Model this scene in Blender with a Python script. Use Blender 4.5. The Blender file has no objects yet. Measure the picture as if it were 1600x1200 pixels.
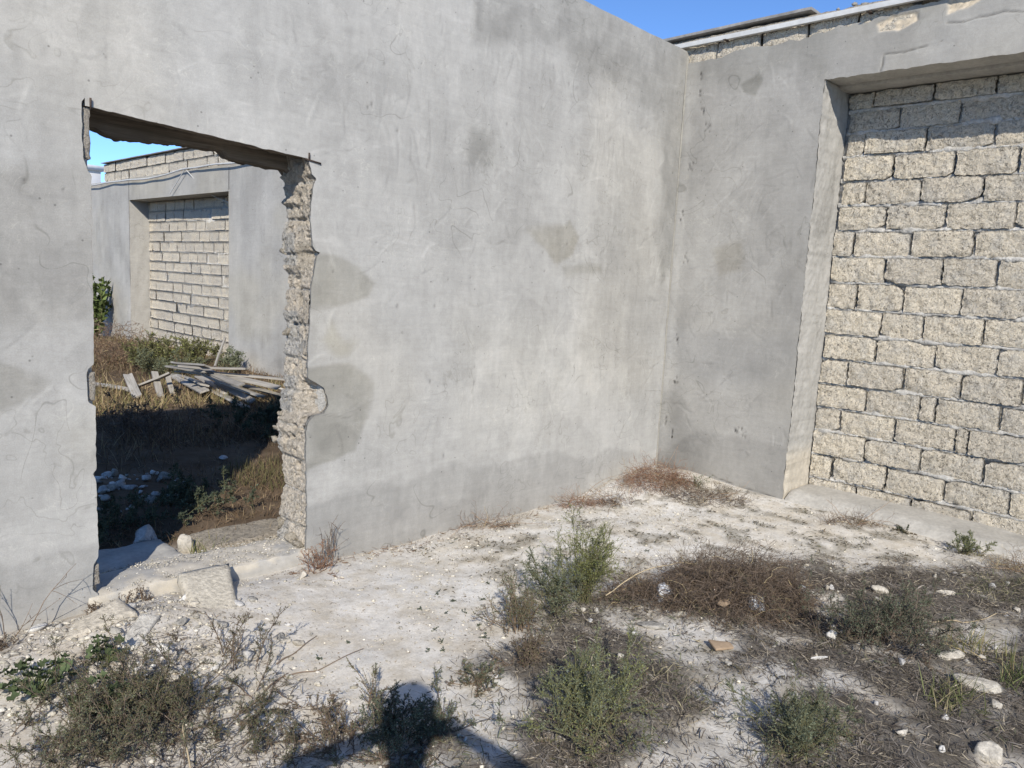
import bpy, math, random
import numpy as np
from mathutils import Matrix, Vector

# ------------------------------------------------------------------ camera, sky, sun, exposure
sc = bpy.context.scene
COL = sc.collection
CAM_H = 1.6
cam = bpy.data.cameras.new('camera')
cam.sensor_width = 36.0
cam.lens = 27.0
cam.clip_start = 0.03
cam.clip_end = 2000
cam_ob = bpy.data.objects.new('camera', cam)
COL.objects.link(cam_ob)
right = Vector((0.69376241, -0.71838493, 0.05115483))
upv = Vector((0.06090096, 0.12929074, 0.9897348))
fwd = Vector((0.71762441, 0.68352542, -0.13344739))
cam_ob.matrix_world = Matrix(((right.x, upv.x, -fwd.x, 0), (right.y, upv.y, -fwd.y, 0),
                              (right.z, upv.z, -fwd.z, CAM_H), (0, 0, 0, 1)))
sc.camera = cam_ob

SUN_EL = math.radians(31.5)
SUN_AZ = math.radians(49.0)          # heading of the sunlight over the ground, from +X towards +Y
world = bpy.data.worlds.new('World')
sc.world = world
world.use_nodes = True
wn = world.node_tree.nodes
sky = wn.new('ShaderNodeTexSky')
sky.sky_type = 'NISHITA'
sky.sun_disc = False
sky.sun_elevation = SUN_EL
sky.sun_rotation = math.radians(221.0)
sky.air_density = 1.0
sky.dust_density = 0.0
sky.ozone_density = 3.0
sky.altitude = 4500
bg = wn['Background']
bg.inputs['Strength'].default_value = 0.16
tint = wn.new('ShaderNodeMix')
tint.data_type = 'RGBA'; tint.blend_type = 'MULTIPLY'
tint.inputs['Factor'].default_value = 1.0
tint.inputs['B'].default_value = (.76, .93, 1.08, 1)      # clear dry air: a purer blue all over
world.node_tree.links.new(sky.outputs[0], tint.inputs['A'])
world.node_tree.links.new(tint.outputs['Result'], bg.inputs[0])

sl = bpy.data.lights.new('sun', 'SUN')
sl.energy = 4.4
sl.angle = math.radians(0.53)
sl.color = (1.0, 0.93, 0.82)
so = bpy.data.objects.new('sun', sl)
COL.objects.link(so)
sd = Vector((math.cos(SUN_AZ) * math.cos(SUN_EL), math.sin(SUN_AZ) * math.cos(SUN_EL), -math.sin(SUN_EL)))
so.rotation_euler = sd.to_track_quat('-Z', 'Y').to_euler()
so.location = (-6, -6, 8)

sc.view_settings.view_transform = 'Standard'
sc.view_settings.look = 'None'
sc.view_settings.gamma = 1.0
sc.view_settings.use_curve_mapping = False
sc.view_settings.exposure = 0.36

YW, XR = 3.66, 5.75                  # front faces of the main wall and of the side wall
rng = np.random.default_rng(7)

# ------------------------------------------------------------------ noise and mesh helpers
def _hash(ix, iy, iz, seed):
    h = (ix.astype(np.int64) * 374761393 + iy.astype(np.int64) * 668265263 + iz.astype(np.int64) * 2147483647 + seed * 1274126177) & 0xFFFFFFFF
    h = ((h ^ (h >> 13)) * 1274126177) & 0xFFFFFFFF
    h = ((h ^ (h >> 16)) * 2246822519) & 0xFFFFFFFF
    return ((h ^ (h >> 15)) & 0xFFFFFF) / float(0xFFFFFF)

def vn(x, y, seed=0):
    x = np.asarray(x, float); y = np.asarray(y, float)
    ix, iy = np.floor(x), np.floor(y)
    fx, fy = x - ix, y - iy
    fx = fx * fx * (3 - 2 * fx); fy = fy * fy * (3 - 2 * fy)
    z = np.zeros_like(ix)
    a = _hash(ix, iy, z, seed); b = _hash(ix + 1, iy, z, seed)
    c = _hash(ix, iy + 1, z, seed); d = _hash(ix + 1, iy + 1, z, seed)
    return (a + (b - a) * fx) * (1 - fy) + (c + (d - c) * fx) * fy

def fbm(x, y, seed=0, octv=4, gain=0.5):
    s = 0; a = 1.0; t = 0
    x = np.asarray(x, float); y = np.asarray(y, float)
    for o in range(octv):
        s = s + a * (vn(x, y, seed + o * 17) - 0.5) * 2
        t += a; a *= gain
        x = x * 2.03 + 11.3; y = y * 2.03 + 5.7
    return s / t

def vn3(p, seed=0):
    ip = np.floor(p); f = p - ip; f = f * f * (3 - 2 * f)
    r = 0
    for dx in (0, 1):
        for dy in (0, 1):
            for dz in (0, 1):
                w = (f[:, 0] if dx else 1 - f[:, 0]) * (f[:, 1] if dy else 1 - f[:, 1]) * (f[:, 2] if dz else 1 - f[:, 2])
                r = r + w * _hash(ip[:, 0] + dx, ip[:, 1] + dy, ip[:, 2] + dz, seed)
    return r * 2 - 1

def fbm3(p, seed=0, octv=3):
    s = 0; a = 1.0; t = 0
    for o in range(octv):
        s = s + a * vn3(p, seed + o * 13); t += a; a *= 0.5; p = p * 2.07 + 3.1
    return s / t

def sst(a, b, x):
    t = np.clip((x - a) / (b - a), 0, 1)
    return t * t * (3 - 2 * t)

def poly_sd(px, py, poly):
    """signed distance (negative inside) of points to a polygon"""
    poly = np.asarray(poly, float)
    n = len(poly)
    d = np.full(px.shape, 1e9); ins = np.zeros(px.shape, bool)
    for i in range(n):
        ax, ay = poly[i]; bx, by = poly[(i + 1) % n]
        ex, ey = bx - ax, by - ay
        t = np.clip(((px - ax) * ex + (py - ay) * ey) / (ex * ex + ey * ey + 1e-12), 0, 1)
        d = np.minimum(d, np.hypot(px - ax - t * ex, py - ay - t * ey))
        c = ((ay > py) != (by > py)) & (px < (bx - ax) * (py - ay) / (by - ay + 1e-12) + ax)
        ins ^= c
    return np.where(ins, -d, d)

def link(o, parent=None):
    COL.objects.link(o)
    if parent is not None:
        o.parent = parent
    return o

def raw_mesh(name, V, F, mat, col=None, smooth=False, extra=None):
    V = np.ascontiguousarray(V, dtype=np.float32)
    me = bpy.data.meshes.new(name)
    me.vertices.add(len(V)); me.vertices.foreach_set('co', V.ravel())
    if isinstance(F, np.ndarray):
        F = [F]
    flat = np.concatenate([f.ravel() for f in F]).astype(np.int32)
    tot = np.concatenate([np.full(len(f), f.shape[1]) for f in F]).astype(np.int32)
    start = np.concatenate([[0], np.cumsum(tot)[:-1]]).astype(np.int32)
    me.loops.add(len(flat)); me.loops.foreach_set('vertex_index', flat)
    me.polygons.add(len(tot)); me.polygons.foreach_set('loop_start', start)
    if smooth:
        me.polygons.foreach_set('use_smooth', np.ones(len(tot), bool))
    me.update(calc_edges=True)
    if col is not None:
        c = np.ones((len(V), 4), np.float32); c[:, :3] = col
        at = me.color_attributes.new('col', 'FLOAT_COLOR', 'POINT')
        at.data.foreach_set('color', c.ravel())
    if extra is not None:
        for k, v in extra.items():
            at = me.attributes.new(k, 'FLOAT', 'POINT')
            at.data.foreach_set('value', np.ascontiguousarray(v, dtype=np.float32))
    if mat is not None:
        me.materials.append(mat)
    return me

def mk(name, V, F, mat, parent=None, col=None, smooth=False, extra=None):
    """one mesh object; V in world space; a parent is an unrotated Empty, whose location is taken off"""
    V = np.asarray(V, float)
    if parent is not None:
        V = V - origin(parent)
        loc = (0, 0, 0)
    else:
        b = np.array([(V[:, 0].min() + V[:, 0].max()) / 2, (V[:, 1].min() + V[:, 1].max()) / 2, V[:, 2].min()])
        V = V - b; loc = b
    o = bpy.data.objects.new(name, raw_mesh(name, V, F, mat, col, smooth, extra))
    o.location = loc
    return link(o, parent)

def origin(o):
    p = np.array(o.location)
    while o.parent is not None:
        o = o.parent; p = p + np.array(o.location)
    return p

def thing(name, label, cat, loc, group=None):
    o = bpy.data.objects.new(name, None)
    o.empty_display_size = 0.1
    o.location = loc
    link(o)
    return tag(o, label, cat, group)

def tag(o, label=None, cat=None, group=None, kind=None):
    if label: o['label'] = label
    if cat: o['category'] = cat
    if group: o['group'] = group
    if kind: o['kind'] = kind
    return o

def gridF(nu, nv, flip=False):
    """quads of a (nu+1) x (nv+1) vertex grid stored u-major"""
    i = np.arange(nu)[:, None] * (nv + 1) + np.arange(nv)[None, :]
    i = i.ravel()
    F = np.stack([i, i + nv + 1, i + nv + 2, i + 1], 1)
    return F[:, ::-1].copy() if flip else F

def boxVF(x0, x1, y0, y1, z0, z1):
    V = np.array([(x, y, z) for x in (x0, x1) for y in (y0, y1) for z in (z0, z1)], float)
    F = np.array([(0, 1, 3, 2), (4, 6, 7, 5), (0, 4, 5, 1), (2, 3, 7, 6), (0, 2, 6, 4), (1, 5, 7, 3)])
    return V, F

def join(parts):
    Vs, Fs, n = [], {}, 0
    for V, F in parts:
        Vs.append(V)
        for f in (F if isinstance(F, list) else [F]):
            Fs.setdefault(f.shape[1], []).append(f + n)
        n += len(V)
    return np.concatenate(Vs), [np.concatenate(f) for f in Fs.values()]

def lumpy_box(x0, x1, y0, y1, z0, z1, step, amp, seed, freq=9, rnd=0.012):
    """a closed box skin cut to a grid, with worn edges and an uneven surface"""
    dims = np.array([x1 - x0, y1 - y0, z1 - z0]); c = np.array([x0 + x1, y0 + y1, z0 + z1]) / 2
    n = np.maximum(2, np.ceil(dims / step).astype(int))
    Vs, Fs, k = [], [], 0
    for ax in range(3):
        a, b = (ax + 1) % 3, (ax + 2) % 3
        for s in (-1, 1):
            u = np.linspace(-.5, .5, n[a] + 1); v = np.linspace(-.5, .5, n[b] + 1)
            U, W = np.meshgrid(u, v, indexing='ij')
            P = np.zeros((U.size, 3)); P[:, a] = U.ravel() * dims[a]; P[:, b] = W.ravel() * dims[b]; P[:, ax] = s * .5 * dims[ax]
            Vs.append(P); Fs.append(gridF(n[a], n[b], flip=(s < 0)) + k); k += len(P)
    P = np.concatenate(Vs)
    half = dims / 2
    q = np.clip(P, -(half - rnd), half - rnd)            # round the arrises
    d = P - q; L = np.linalg.norm(d, axis=1, keepdims=True)
    P = np.where(L > 1e-9, q + d / np.maximum(L, 1e-9) * rnd, P)
    w = P + c
    P = P + np.stack([fbm3(w * freq + s, seed + s) for s in (0, 7, 19)], 1) * amp
    return P + c, np.concatenate(Fs)

def stone_mesh(rx, ry, rz, seed, sub=2, rough=0.25, cut=4):
    """angular broken stone around the origin"""
    import bmesh
    bm = bmesh.new()
    bmesh.ops.create_icosphere(bm, subdivisions=sub, radius=1)
    V = np.array([v.co[:] for v in bm.verts]); F = np.array([[v.index for v in f.verts] for f in bm.faces])
    bm.free()
    r = np.random.default_rng(seed)
    for _ in range(cut):                                 # flat broken faces
        nrm = r.normal(size=3); nrm /= np.linalg.norm(nrm)
        h = r.uniform(.28, .62)
        d = V @ nrm
        V = V - np.maximum(d - h, 0)[:, None] * nrm
    V = V * (1 + fbm3(V * 1.6 + seed * 3.1, seed)[:, None] * rough + fbm3(V * 5 + seed, seed + 5)[:, None] * rough * .35)
    return V * np.array([rx, ry, rz]), F

# ------------------------------------------------------------------ materials
def new_mat(name):
    m = bpy.data.materials.new(name); m.use_nodes = True
    nt = m.node_tree
    return m, nt, nt.nodes, nt.links, nt.nodes['Principled BSDF']

def noise(nt, scale, detail=6, rough=.6, vec=None, dist=0):
    n = nt.nodes.new('ShaderNodeTexNoise')
    n.inputs['Scale'].default_value = scale; n.inputs['Detail'].default_value = detail
    n.inputs['Roughness'].default_value = rough; n.inputs['Distortion'].default_value = dist
    if vec is not None: nt.links.new(vec, n.inputs['Vector'])
    return n

def mrange(nt, src, a, b, c, d):
    n = nt.nodes.new('ShaderNodeMapRange'); nt.links.new(src, n.inputs[0])
    for i, v in enumerate((a, b, c, d)): n.inputs[i + 1].default_value = v
    return n.outputs[0]

def mult(nt, colA, fac):
    n = nt.nodes.new('ShaderNodeMix'); n.data_type = 'RGBA'; n.blend_type = 'MULTIPLY'
    n.inputs['Factor'].default_value = 1
    nt.links.new(colA, n.inputs['A']); nt.links.new(fac, n.inputs['B'])
    return n.outputs['Result']

def mixc(nt, fac, A, B):
    n = nt.nodes.new('ShaderNodeMix'); n.data_type = 'RGBA'
    nt.links.new(fac, n.inputs['Factor'])
    for key, v in (('A', A), ('B', B)):
        if isinstance(v, tuple): n.inputs[key].default_value = (*v, 1)
        else: nt.links.new(v, n.inputs[key])
    return n.outputs['Result']

def bump(nt, h, bs, strength, dist, prev=None):
    b = nt.nodes.new('ShaderNodeBump')
    b.inputs['Strength'].default_value = strength; b.inputs['Distance'].default_value = dist
    nt.links.new(h, b.inputs['Height'])
    if prev is not None: nt.links.new(prev, b.inputs['Normal'])
    nt.links.new(b.outputs[0], bs.inputs['Normal'])
    return b.outputs[0]

def geo_pos(nt):
    return nt.nodes.new('ShaderNodeNewGeometry').outputs['Position']

def attr(nt, name='col'):
    a = nt.nodes.new('ShaderNodeAttribute'); a.attribute_name = name
    return a

def mat_plaster():
    m, nt, N, L, b = new_mat('cement_plaster')
    p = geo_pos(nt); a = attr(nt)
    c = mult(nt, a.outputs['Color'], mrange(nt, noise(nt, 28, 8, .65, p).outputs[0], .3, .7, .93, 1.06))
    c = mult(nt, c, mrange(nt, noise(nt, 190, 4, .7, p).outputs[0], .3, .7, .9, 1.08))
    def contour(scale, dist, width, mscale, lo, hi, dark, seed):
        mp = N.new('ShaderNodeMapping'); mp.inputs['Location'].default_value = (seed, seed * 1.7, seed * .6); L.new(p, mp.inputs[0])
        n = noise(nt, scale, 2, .5, mp.outputs[0], dist)
        ab = N.new('ShaderNodeMath'); ab.operation = 'SUBTRACT'; L.new(n.outputs[0], ab.inputs[0]); ab.inputs[1].default_value = .5
        aa = N.new('ShaderNodeMath'); aa.operation = 'ABSOLUTE'; L.new(ab.outputs[0], aa.inputs[0])
        band = mrange(nt, aa.outputs[0], 0, width, 1, 0)
        mk_ = mrange(nt, noise(nt, mscale, 3, .6, mp.outputs[0]).outputs[0], lo, hi, 0, 1)
        mu = N.new('ShaderNodeMath'); mu.operation = 'MULTIPLY'; L.new(band, mu.inputs[0]); L.new(mk_, mu.inputs[1])
        return mixc(nt, mu.outputs[0], (1., 1., 1.), (dark, dark, dark * .98)), mu.outputs[0]
    l1, h1 = contour(3.2, 1.6, .012, 2.3, .50, .60, .80, 1.3)
    l2, h2 = contour(6.5, 2.2, .016, 3.1, .52, .62, 1.16, 5.1)
    l3, h3 = contour(2.1, .8, .005, 1.9, .54, .60, .72, 9.7)
    for l in (l1, l2, l3): c = mult(nt, c, l)
    st = N.new('ShaderNodeMapping'); st.inputs['Scale'].default_value = (16, 16, .8); L.new(p, st.inputs[0])
    c = mult(nt, c, mrange(nt, noise(nt, 1.6, 5, .65, st.outputs[0]).outputs[0], .3, .7, .965, 1.03))
    hz_ = N.new('ShaderNodeMapping'); hz_.inputs['Scale'].default_value = (2, 2, 30); L.new(p, hz_.inputs[0])
    c = mult(nt, c, mrange(nt, noise(nt, 1.8, 5, .7, hz_.outputs[0]).outputs[0], .3, .7, .96, 1.04))
    pv = N.new('ShaderNodeTexVoronoi'); pv.inputs['Scale'].default_value = 11; L.new(p, pv.inputs['Vector'])
    c = mult(nt, c, mrange(nt, pv.outputs['Distance'], .03, .07, .55, 1))
    L.new(c, b.inputs['Base Color'])
    b.inputs['Roughness'].default_value = .85
    b.inputs['Specular IOR Level'].default_value = .25
    n1 = bump(nt, noise(nt, 36, 6, .6, p).outputs[0], b, .16, .006)
    bump(nt, noise(nt, 260, 4, .7, p).outputs[0], b, .3, .0025, n1)
    return m

def mat_coquina(name, tint=(.735, .66, .53), use_attr=False, var=True):
    """porous shell limestone"""
    m, nt, N, L, b = new_mat(name)
    p = geo_pos(nt)
    n1 = noise(nt, 9, 5, .6, p); n2 = noise(nt, 75, 6, .75, p); n3 = noise(nt, 220, 3, .7, p)
    if use_attr:
        base = attr(nt).outputs['Color']
    else:
        oi = N.new('ShaderNodeObjectInfo')
        base = mixc(nt, oi.outputs['Random'], tuple(x * k for x, k in zip(tint, (.88, .885, .90))), tuple(x * k for x, k in zip(tint, (1.06, 1.055, 1.04))))
        base = mixc(nt, mrange(nt, n1.outputs[0], .45, .7, 0, .7), base, (.56, .535, .48))
    c = mult(nt, base, mrange(nt, n2.outputs[0], .33, .62, .66, 1.12))
    n4 = noise(nt, 48, 3, .55, p, .8)
    pm = mrange(nt, n4.outputs[0], .60, .67, 0, 1)
    pw = N.new('ShaderNodeMath'); pw.operation = 'MULTIPLY'; L.new(pm, pw.inputs[0]); L.new(mrange(nt, noise(nt, 3.1, 2, .5, p).outputs[0], .38, .62, .1, .9), pw.inputs[1])
    c = mixc(nt, pw.outputs[0], c, (.20, .18, .15))
    c = mult(nt, c, mrange(nt, n3.outputs[0], .3, .7, .82, 1.12))
    vo = N.new('ShaderNodeTexVoronoi'); vo.inputs['Scale'].default_value = 42; vo.inputs['Randomness'].default_value = 1
    wv = N.new('ShaderNodeVectorMath'); wv.operation = 'ADD'
    nw = noise(nt, 60, 3, .6, p); L.new(nw.outputs['Color'], wv.inputs[0]); sc_ = N.new('ShaderNodeVectorMath'); sc_.operation = 'SCALE'
    L.new(nw.outputs['Color'], sc_.inputs[0]); sc_.inputs['Scale'].default_value = .04
    L.new(p, wv.inputs[1]); L.new(sc_.outputs[0], wv.inputs[0]); L.new(wv.outputs[0], vo.inputs['Vector'])
    pit = mrange(nt, vo.outputs['Distance'], .08, .3, 0, 1)
    L.new(c, b.inputs['Base Color'])
    b.inputs['Roughness'].default_value = .95; b.inputs['Specular IOR Level'].default_value = .15
    k = bump(nt, n2.outputs[0], b, 1, .02)
    k = bump(nt, mrange(nt, n4.outputs[0], .55, .66, 1, 0), b, .8, .012, k)
    k = bump(nt, pit, b, .55, .01, k)
    bump(nt, n3.outputs[0], b, .5, .004, k)
    return m

def mat_attr(name, rough=.9, nscale=60, namp=.2, bstr=.4, bdist=.004, spec=.2, transl=0):
    m, nt, N, L, b = new_mat(name)
    p = geo_pos(nt)
    n = noise(nt, nscale, 5, .65, p)
    c = mult(nt, attr(nt).outputs['Color'], mrange(nt, n.outputs[0], .3, .7, 1 - namp, 1 + namp))
    L.new(c, b.inputs['Base Color'])
    b.inputs['Roughness'].default_value = rough; b.inputs['Specular IOR Level'].default_value = spec
    if bstr: bump(nt, n.outputs[0], b, bstr, bdist)
    if transl:
        t = N.new('ShaderNodeBsdfTranslucent'); L.new(c, t.inputs[0])
        mx = N.new('ShaderNodeMixShader'); mx.inputs[0].default_value = transl
        L.new(b.outputs[0], mx.inputs[1]); L.new(t.outputs[0], mx.inputs[2]); L.new(mx.outputs[0], N['Material Output'].inputs[0])
    return m

def mat_plain(name, col, rough=.8, nscale=30, namp=.15, bstr=.3, bdist=.004, spec=.25, stretch=None):
    m, nt, N, L, b = new_mat(name)
    p = geo_pos(nt)
    if stretch:
        p = N.new('ShaderNodeTexCoord').outputs['Object']
        mp = N.new('ShaderNodeMapping'); mp.inputs['Scale'].default_value = stretch; L.new(p, mp.inputs[0]); p = mp.outputs[0]
    n = noise(nt, nscale, 6, .65, p)
    rgb = N.new('ShaderNodeRGB'); rgb.outputs[0].default_value = (*col, 1)
    c = mult(nt, rgb.outputs[0], mrange(nt, n.outputs[0], .3, .7, 1 - namp, 1 + namp))
    n2 = noise(nt, nscale * .15, 3, .6, p)
    c = mult(nt, c, mrange(nt, n2.outputs[0], .35, .65, 1 - namp * .8, 1 + namp * .5))
    L.new(c, b.inputs['Base Color'])
    b.inputs['Roughness'].default_value = rough; b.inputs['Specular IOR Level'].default_value = spec
    if bstr: bump(nt, n.outputs[0], b, bstr, bdist)
    return m

def mat_ground():
    m, nt, N, L, b = new_mat('ground_soil')
    p = geo_pos(nt)
    n1 = noise(nt, 18, 8, .7, p); n2 = noise(nt, 140, 5, .75, p)
    vo = N.new('ShaderNodeTexVoronoi'); vo.inputs['Scale'].default_value = 85; L.new(p, vo.inputs['Vector'])
    c = mult(nt, attr(nt).outputs['Color'], mrange(nt, n1.outputs[0], .3, .7, .82, 1.12))
    c = mult(nt, c, mrange(nt, n2.outputs[0], .3, .7, .78, 1.15))
    n5 = noise(nt, 70, 3, .6, p)
    c = mult(nt, c, mixc(nt, mrange(nt, n5.outputs[0], .56, .68, 0, .45), (1., 1., 1.), (.52, .47, .40)))
    n6 = noise(nt, 5, 5, .65, p)
    c = mult(nt, c, mixc(nt, mrange(nt, n6.outputs[0], .42, .62, 0, 1), (1.06, 1.06, 1.06), (.90, .86, .79)))
    L.new(c, b.inputs['Base Color'])
    b.inputs['Roughness'].default_value = .97; b.inputs['Specular IOR Level'].default_value = .1
    k = bump(nt, n1.outputs[0], b, .35, .016)
    bump(nt, n2.outputs[0], b, .35, .004, k)
    return m

def mat_wood(name, ca, cb):
    m, nt, N, L, b = new_mat(name)
    tc = N.new('ShaderNodeTexCoord'); mp = N.new('ShaderNodeMapping')
    mp.inputs['Scale'].default_value = (1.2, 28, 28); L.new(tc.outputs['Object'], mp.inputs[0])
    n = noise(nt, 2.2, 8, .7, mp.outputs[0], .6); n2 = noise(nt, 3, 4, .6, tc.outputs['Object'])
    oi = N.new('ShaderNodeObjectInfo')
    c = mixc(nt, mrange(nt, n.outputs[0], .3, .7, 0, 1), ca, cb)
    c = mult(nt, c, mrange(nt, n2.outputs[0], .3, .7, .75, 1.15))
    c = mult(nt, c, mrange(nt, oi.outputs['Random'], 0, 1, .75, 1.2))
    L.new(c, b.inputs['Base Color']); b.inputs['Roughness'].default_value = .85; b.inputs['Specular IOR Level'].default_value = .2
    bump(nt, n.outputs[0], b, .5, .004)
    return m

M = dict(
    plaster=mat_plaster(),
    block=mat_coquina('shell_limestone'),
    rubble=mat_coquina('broken_limestone', use_attr=True),
    mortar=mat_plain('grey_mortar', (.46, .445, .41), .95, 70, .28, .9, .012, .1),
    concrete=mat_plain('rough_concrete', (.40, .385, .35), .92, 40, .16, .5, .006, .15),
    ground=mat_ground(),
    leaf=mat_attr('weed_leaf', .75, 40, .15, 0, 0, .2, .25),
    twig=mat_attr('dry_twig', .9, 80, .2, 0, 0, .15),
    stone=mat_attr('limestone_stone', .95, 55, .34, .8, .010, .12),
    wood=mat_wood('weathered_wood', (.22, .205, .185), (.44, .42, .38)),
    lintel=mat_wood('grimy_lintel_wood', (.07, .058, .046), (.24, .20, .155)),
    white=mat_plain('white_plastic', (.52, .52, .50), .5, 20, .1, 0, 0, .4),
    board=mat_plain('fibre_cement_board', (.26, .25, .235), .9, 30, .25, .4, .004),
    whitewall=mat_plain('whitewash', (.8, .79, .77), .85, 6, .05, .2, .01),
    iron=mat_plain('rusty_iron', (.07, .05, .04), .8, 90, .3, .4, .002),
    plastic=mat_plain('crumpled_film', (.58, .60, .63), .6, 50, .12, .3, .004, .5),
    skin=mat_plain('skin', (.45, .27, .19), .6, 60, .08, .1, .002),
    shirt=mat_plain('cotton_shirt', (.12, .14, .18), .9, 200, .12, .2, .002),
    trousers=mat_plain('denim', (.05, .06, .09), .9, 200, .12, .2, .002),
    hair=mat_plain('dark_hair', (.02, .016, .012), .6, 120, .3, .5, .004),
    phone=mat_plain('phone_body', (.02, .02, .022), .3, 20, .05, 0, 0, .5),
    tile=mat_plain('fired_clay', (.33, .245, .165), .85, 40, .15, .4, .004),
)

# ------------------------------------------------------------------ ground
LIT = np.array([(-9., -6.), (1.2, 1.25), (1.75, 1.95), (2.5, 2.3), (3.0, 2.35), (3.5, 2.3), (4.1, 1.95), (4.75, 1.5), (5.45, .75), (5.6, -3.), (5.6, -12.), (-9., -12.)])

def litter_mask(x, y):
    """1 where dead plant litter covers the pale grit of the near yard"""
    w = fbm(x * 1.7, y * 1.7, 31, 4)
    w2 = fbm(x * 1.7 + 40, y * 1.7, 32, 4)
    d = poly_sd(x + w * .35, y + w2 * .35, LIT)
    m = sst(.22, -.25, d)
    # bare chalk showing through
    ch = fbm(x * 2.6 + 3, y * 2.6, 36, 5)
    m = m * (1 - .8 * sst(.06, .4, ch))
    for cx, cy, r in ((3.0, 1.62, .28), (2.72, 1.3, .3), (3.0, 1.95, .22), (1.75, 1.7, .2)):
        m = m * (1 - .8 * sst(r, r * .3, np.hypot(x - cx, y - cy) + .25 * w * r * 2))
    return m

def ground_h(x, y):
    x = np.asarray(x, float); y = np.asarray(y, float)
    h = .022 * fbm(x * .9, y * .9, 3, 3) + .012 * fbm(x * 5, y * 5, 4, 3)
    h = h + .10 * np.exp(-(((x - 5.35) / .6) ** 2 + ((y - 3.35) / .4) ** 2))        # heap in the corner
    h = h - .045 * sst(2.2, 2.9, x) * sst(5.4, 4.6, x) * sst(2.6, 3.6, y) * (y < 3.9)
    h = h + .03 * litter_mask(x, y) * (y < 3.7)
    # beside the walls stay close to zero
    h = h + .05 * np.exp(-(((x - 1.2) / .5) ** 2 + ((y - 3.3) / .3) ** 2))
    h = h + .10 * np.exp(-(((x - 1.85) / .55) ** 2 + ((y - 5.45) / .45) ** 2))       # rubble heap behind the door
    h = h + np.where(y > 3.96, .03 * fbm(x * 2.2, y * 2.2, 8, 3), 0)
    h = h - .03 * np.exp(-((y - 3.8) / .25) ** 2)
    return h

def gh(x, y):
    return float(ground_h(np.array([x]), np.array([y]))[0])

def ground_col(x, y):
    white = np.array([.63, .615, .58]); beige = np.array([.585, .545, .475]); soil = np.array([.135, .123, .107])
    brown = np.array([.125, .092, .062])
    n = fbm(x * 1.3, y * 1.3, 51, 4); n2 = fbm(x * 7, y * 7, 52, 4)
    wb = sst(-.3, .5, n)[:, None]
    c = white * (1 - wb * .6) + beige * wb * .6
    # trodden path from the doorway
    pth = sst(.55, .1, np.abs((x - 1.75) + (y - 2.9) * .12) - .25)[:, None] * sst(1.9, 2.3, y)[:, None]
    c = c * (1 - .35 * pth) + beige * 1.05 * .35 * pth
    lt = (x < 1.35)[:, None] * .0 + sst(1.5, .9, x)[:, None]
    c = c * (1 - .5 * lt) + np.array([.44, .39, .32]) * .5 * lt
    # scattered rotten weed on the pale ground near the side wall
    sp = sst(.12, .4, n2 + .25 * fbm(x * 1.1, y * 1.1, 55, 3)) * sst(2.3, 3.2, x) * sst(3.6, 3.0, y)
    c = c * (1 - .55 * sp[:, None]) + np.array([.17, .155, .12]) * .55 * sp[:, None]
    m = litter_mask(x, y)[:, None] * sst(-.95, .0, n2)[:, None]
    c = c * (1 - m) + soil * (1 + .3 * n2[:, None]) * m
    # yard beyond the doorway
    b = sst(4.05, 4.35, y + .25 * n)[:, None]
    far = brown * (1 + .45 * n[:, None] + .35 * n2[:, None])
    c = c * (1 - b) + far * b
    out = sst(14, 40, np.hypot(x, y))[:, None]
    c = c * (1 - out) + np.array([.30, .26, .20]) * out
    return np.clip(c, .02, .9)

def axis(lo, hi, step, far, n=16):
    a = np.arange(lo, hi + 1e-6, step)
    g = step * np.cumsum(np.geomspace(1.5, 1, 1))[0]
    t = np.geomspace(1, far, n)
    return np.concatenate([(lo - t[::-1] + 1 - step), a, (hi + t - 1 + step)])

gx = axis(.2, 6.3, .03, 400)
gy = np.concatenate([axis(.0, 5.0, .03, 400)[:-16], np.arange(5.06, 20, .07), 20 + np.geomspace(.2, 400, 16)])
GX, GY = np.meshgrid(gx, gy, indexing='ij')
fx, fy = GX.ravel(), GY.ravel()
hz = ground_h(fx, fy) * sst(60, 20, np.hypot(fx, fy))
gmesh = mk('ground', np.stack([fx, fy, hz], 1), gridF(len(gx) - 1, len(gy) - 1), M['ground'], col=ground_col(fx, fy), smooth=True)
tag(gmesh, 'pale limestone grit with brown litter spread over the ruined yard', 'ground', kind='structure')

# ------------------------------------------------------------------ plaster sheets
def arcs_for(seed, n, x0, x1, z0, z1, fans=()):
    r = np.random.default_rng(seed)
    A = []
    for _ in range(n):
        rad = r.uniform(.08, .9); a0 = r.uniform(0, 2 * math.pi); ln = r.uniform(.05, .28) / rad
        x, z = r.uniform(x0, x1), r.uniform(z0, z1)
        A.append((x - rad * math.cos(a0), z - rad * math.sin(a0), rad, a0, min(ln, 2.2), r.uniform(.003, .011), r.choice([-1, -1, 1]) * r.uniform(.02, .09)))
    for (x, z, w, h, k, vert) in fans:                     # clusters of near-parallel trowel sweeps
        for _ in range(k):
            rad = r.uniform(.3, .9); base = vert + r.normal(0, .22)
            px, pz = x + r.normal(0, w), z + r.normal(0, h)
            A.append((px - rad * math.cos(base), pz - rad * math.sin(base), rad, base, r.uniform(.08, .3) / rad, r.uniform(.003, .009), r.choice([-1, 1, 1]) * r.uniform(.04, .11)))
    return A

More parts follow.
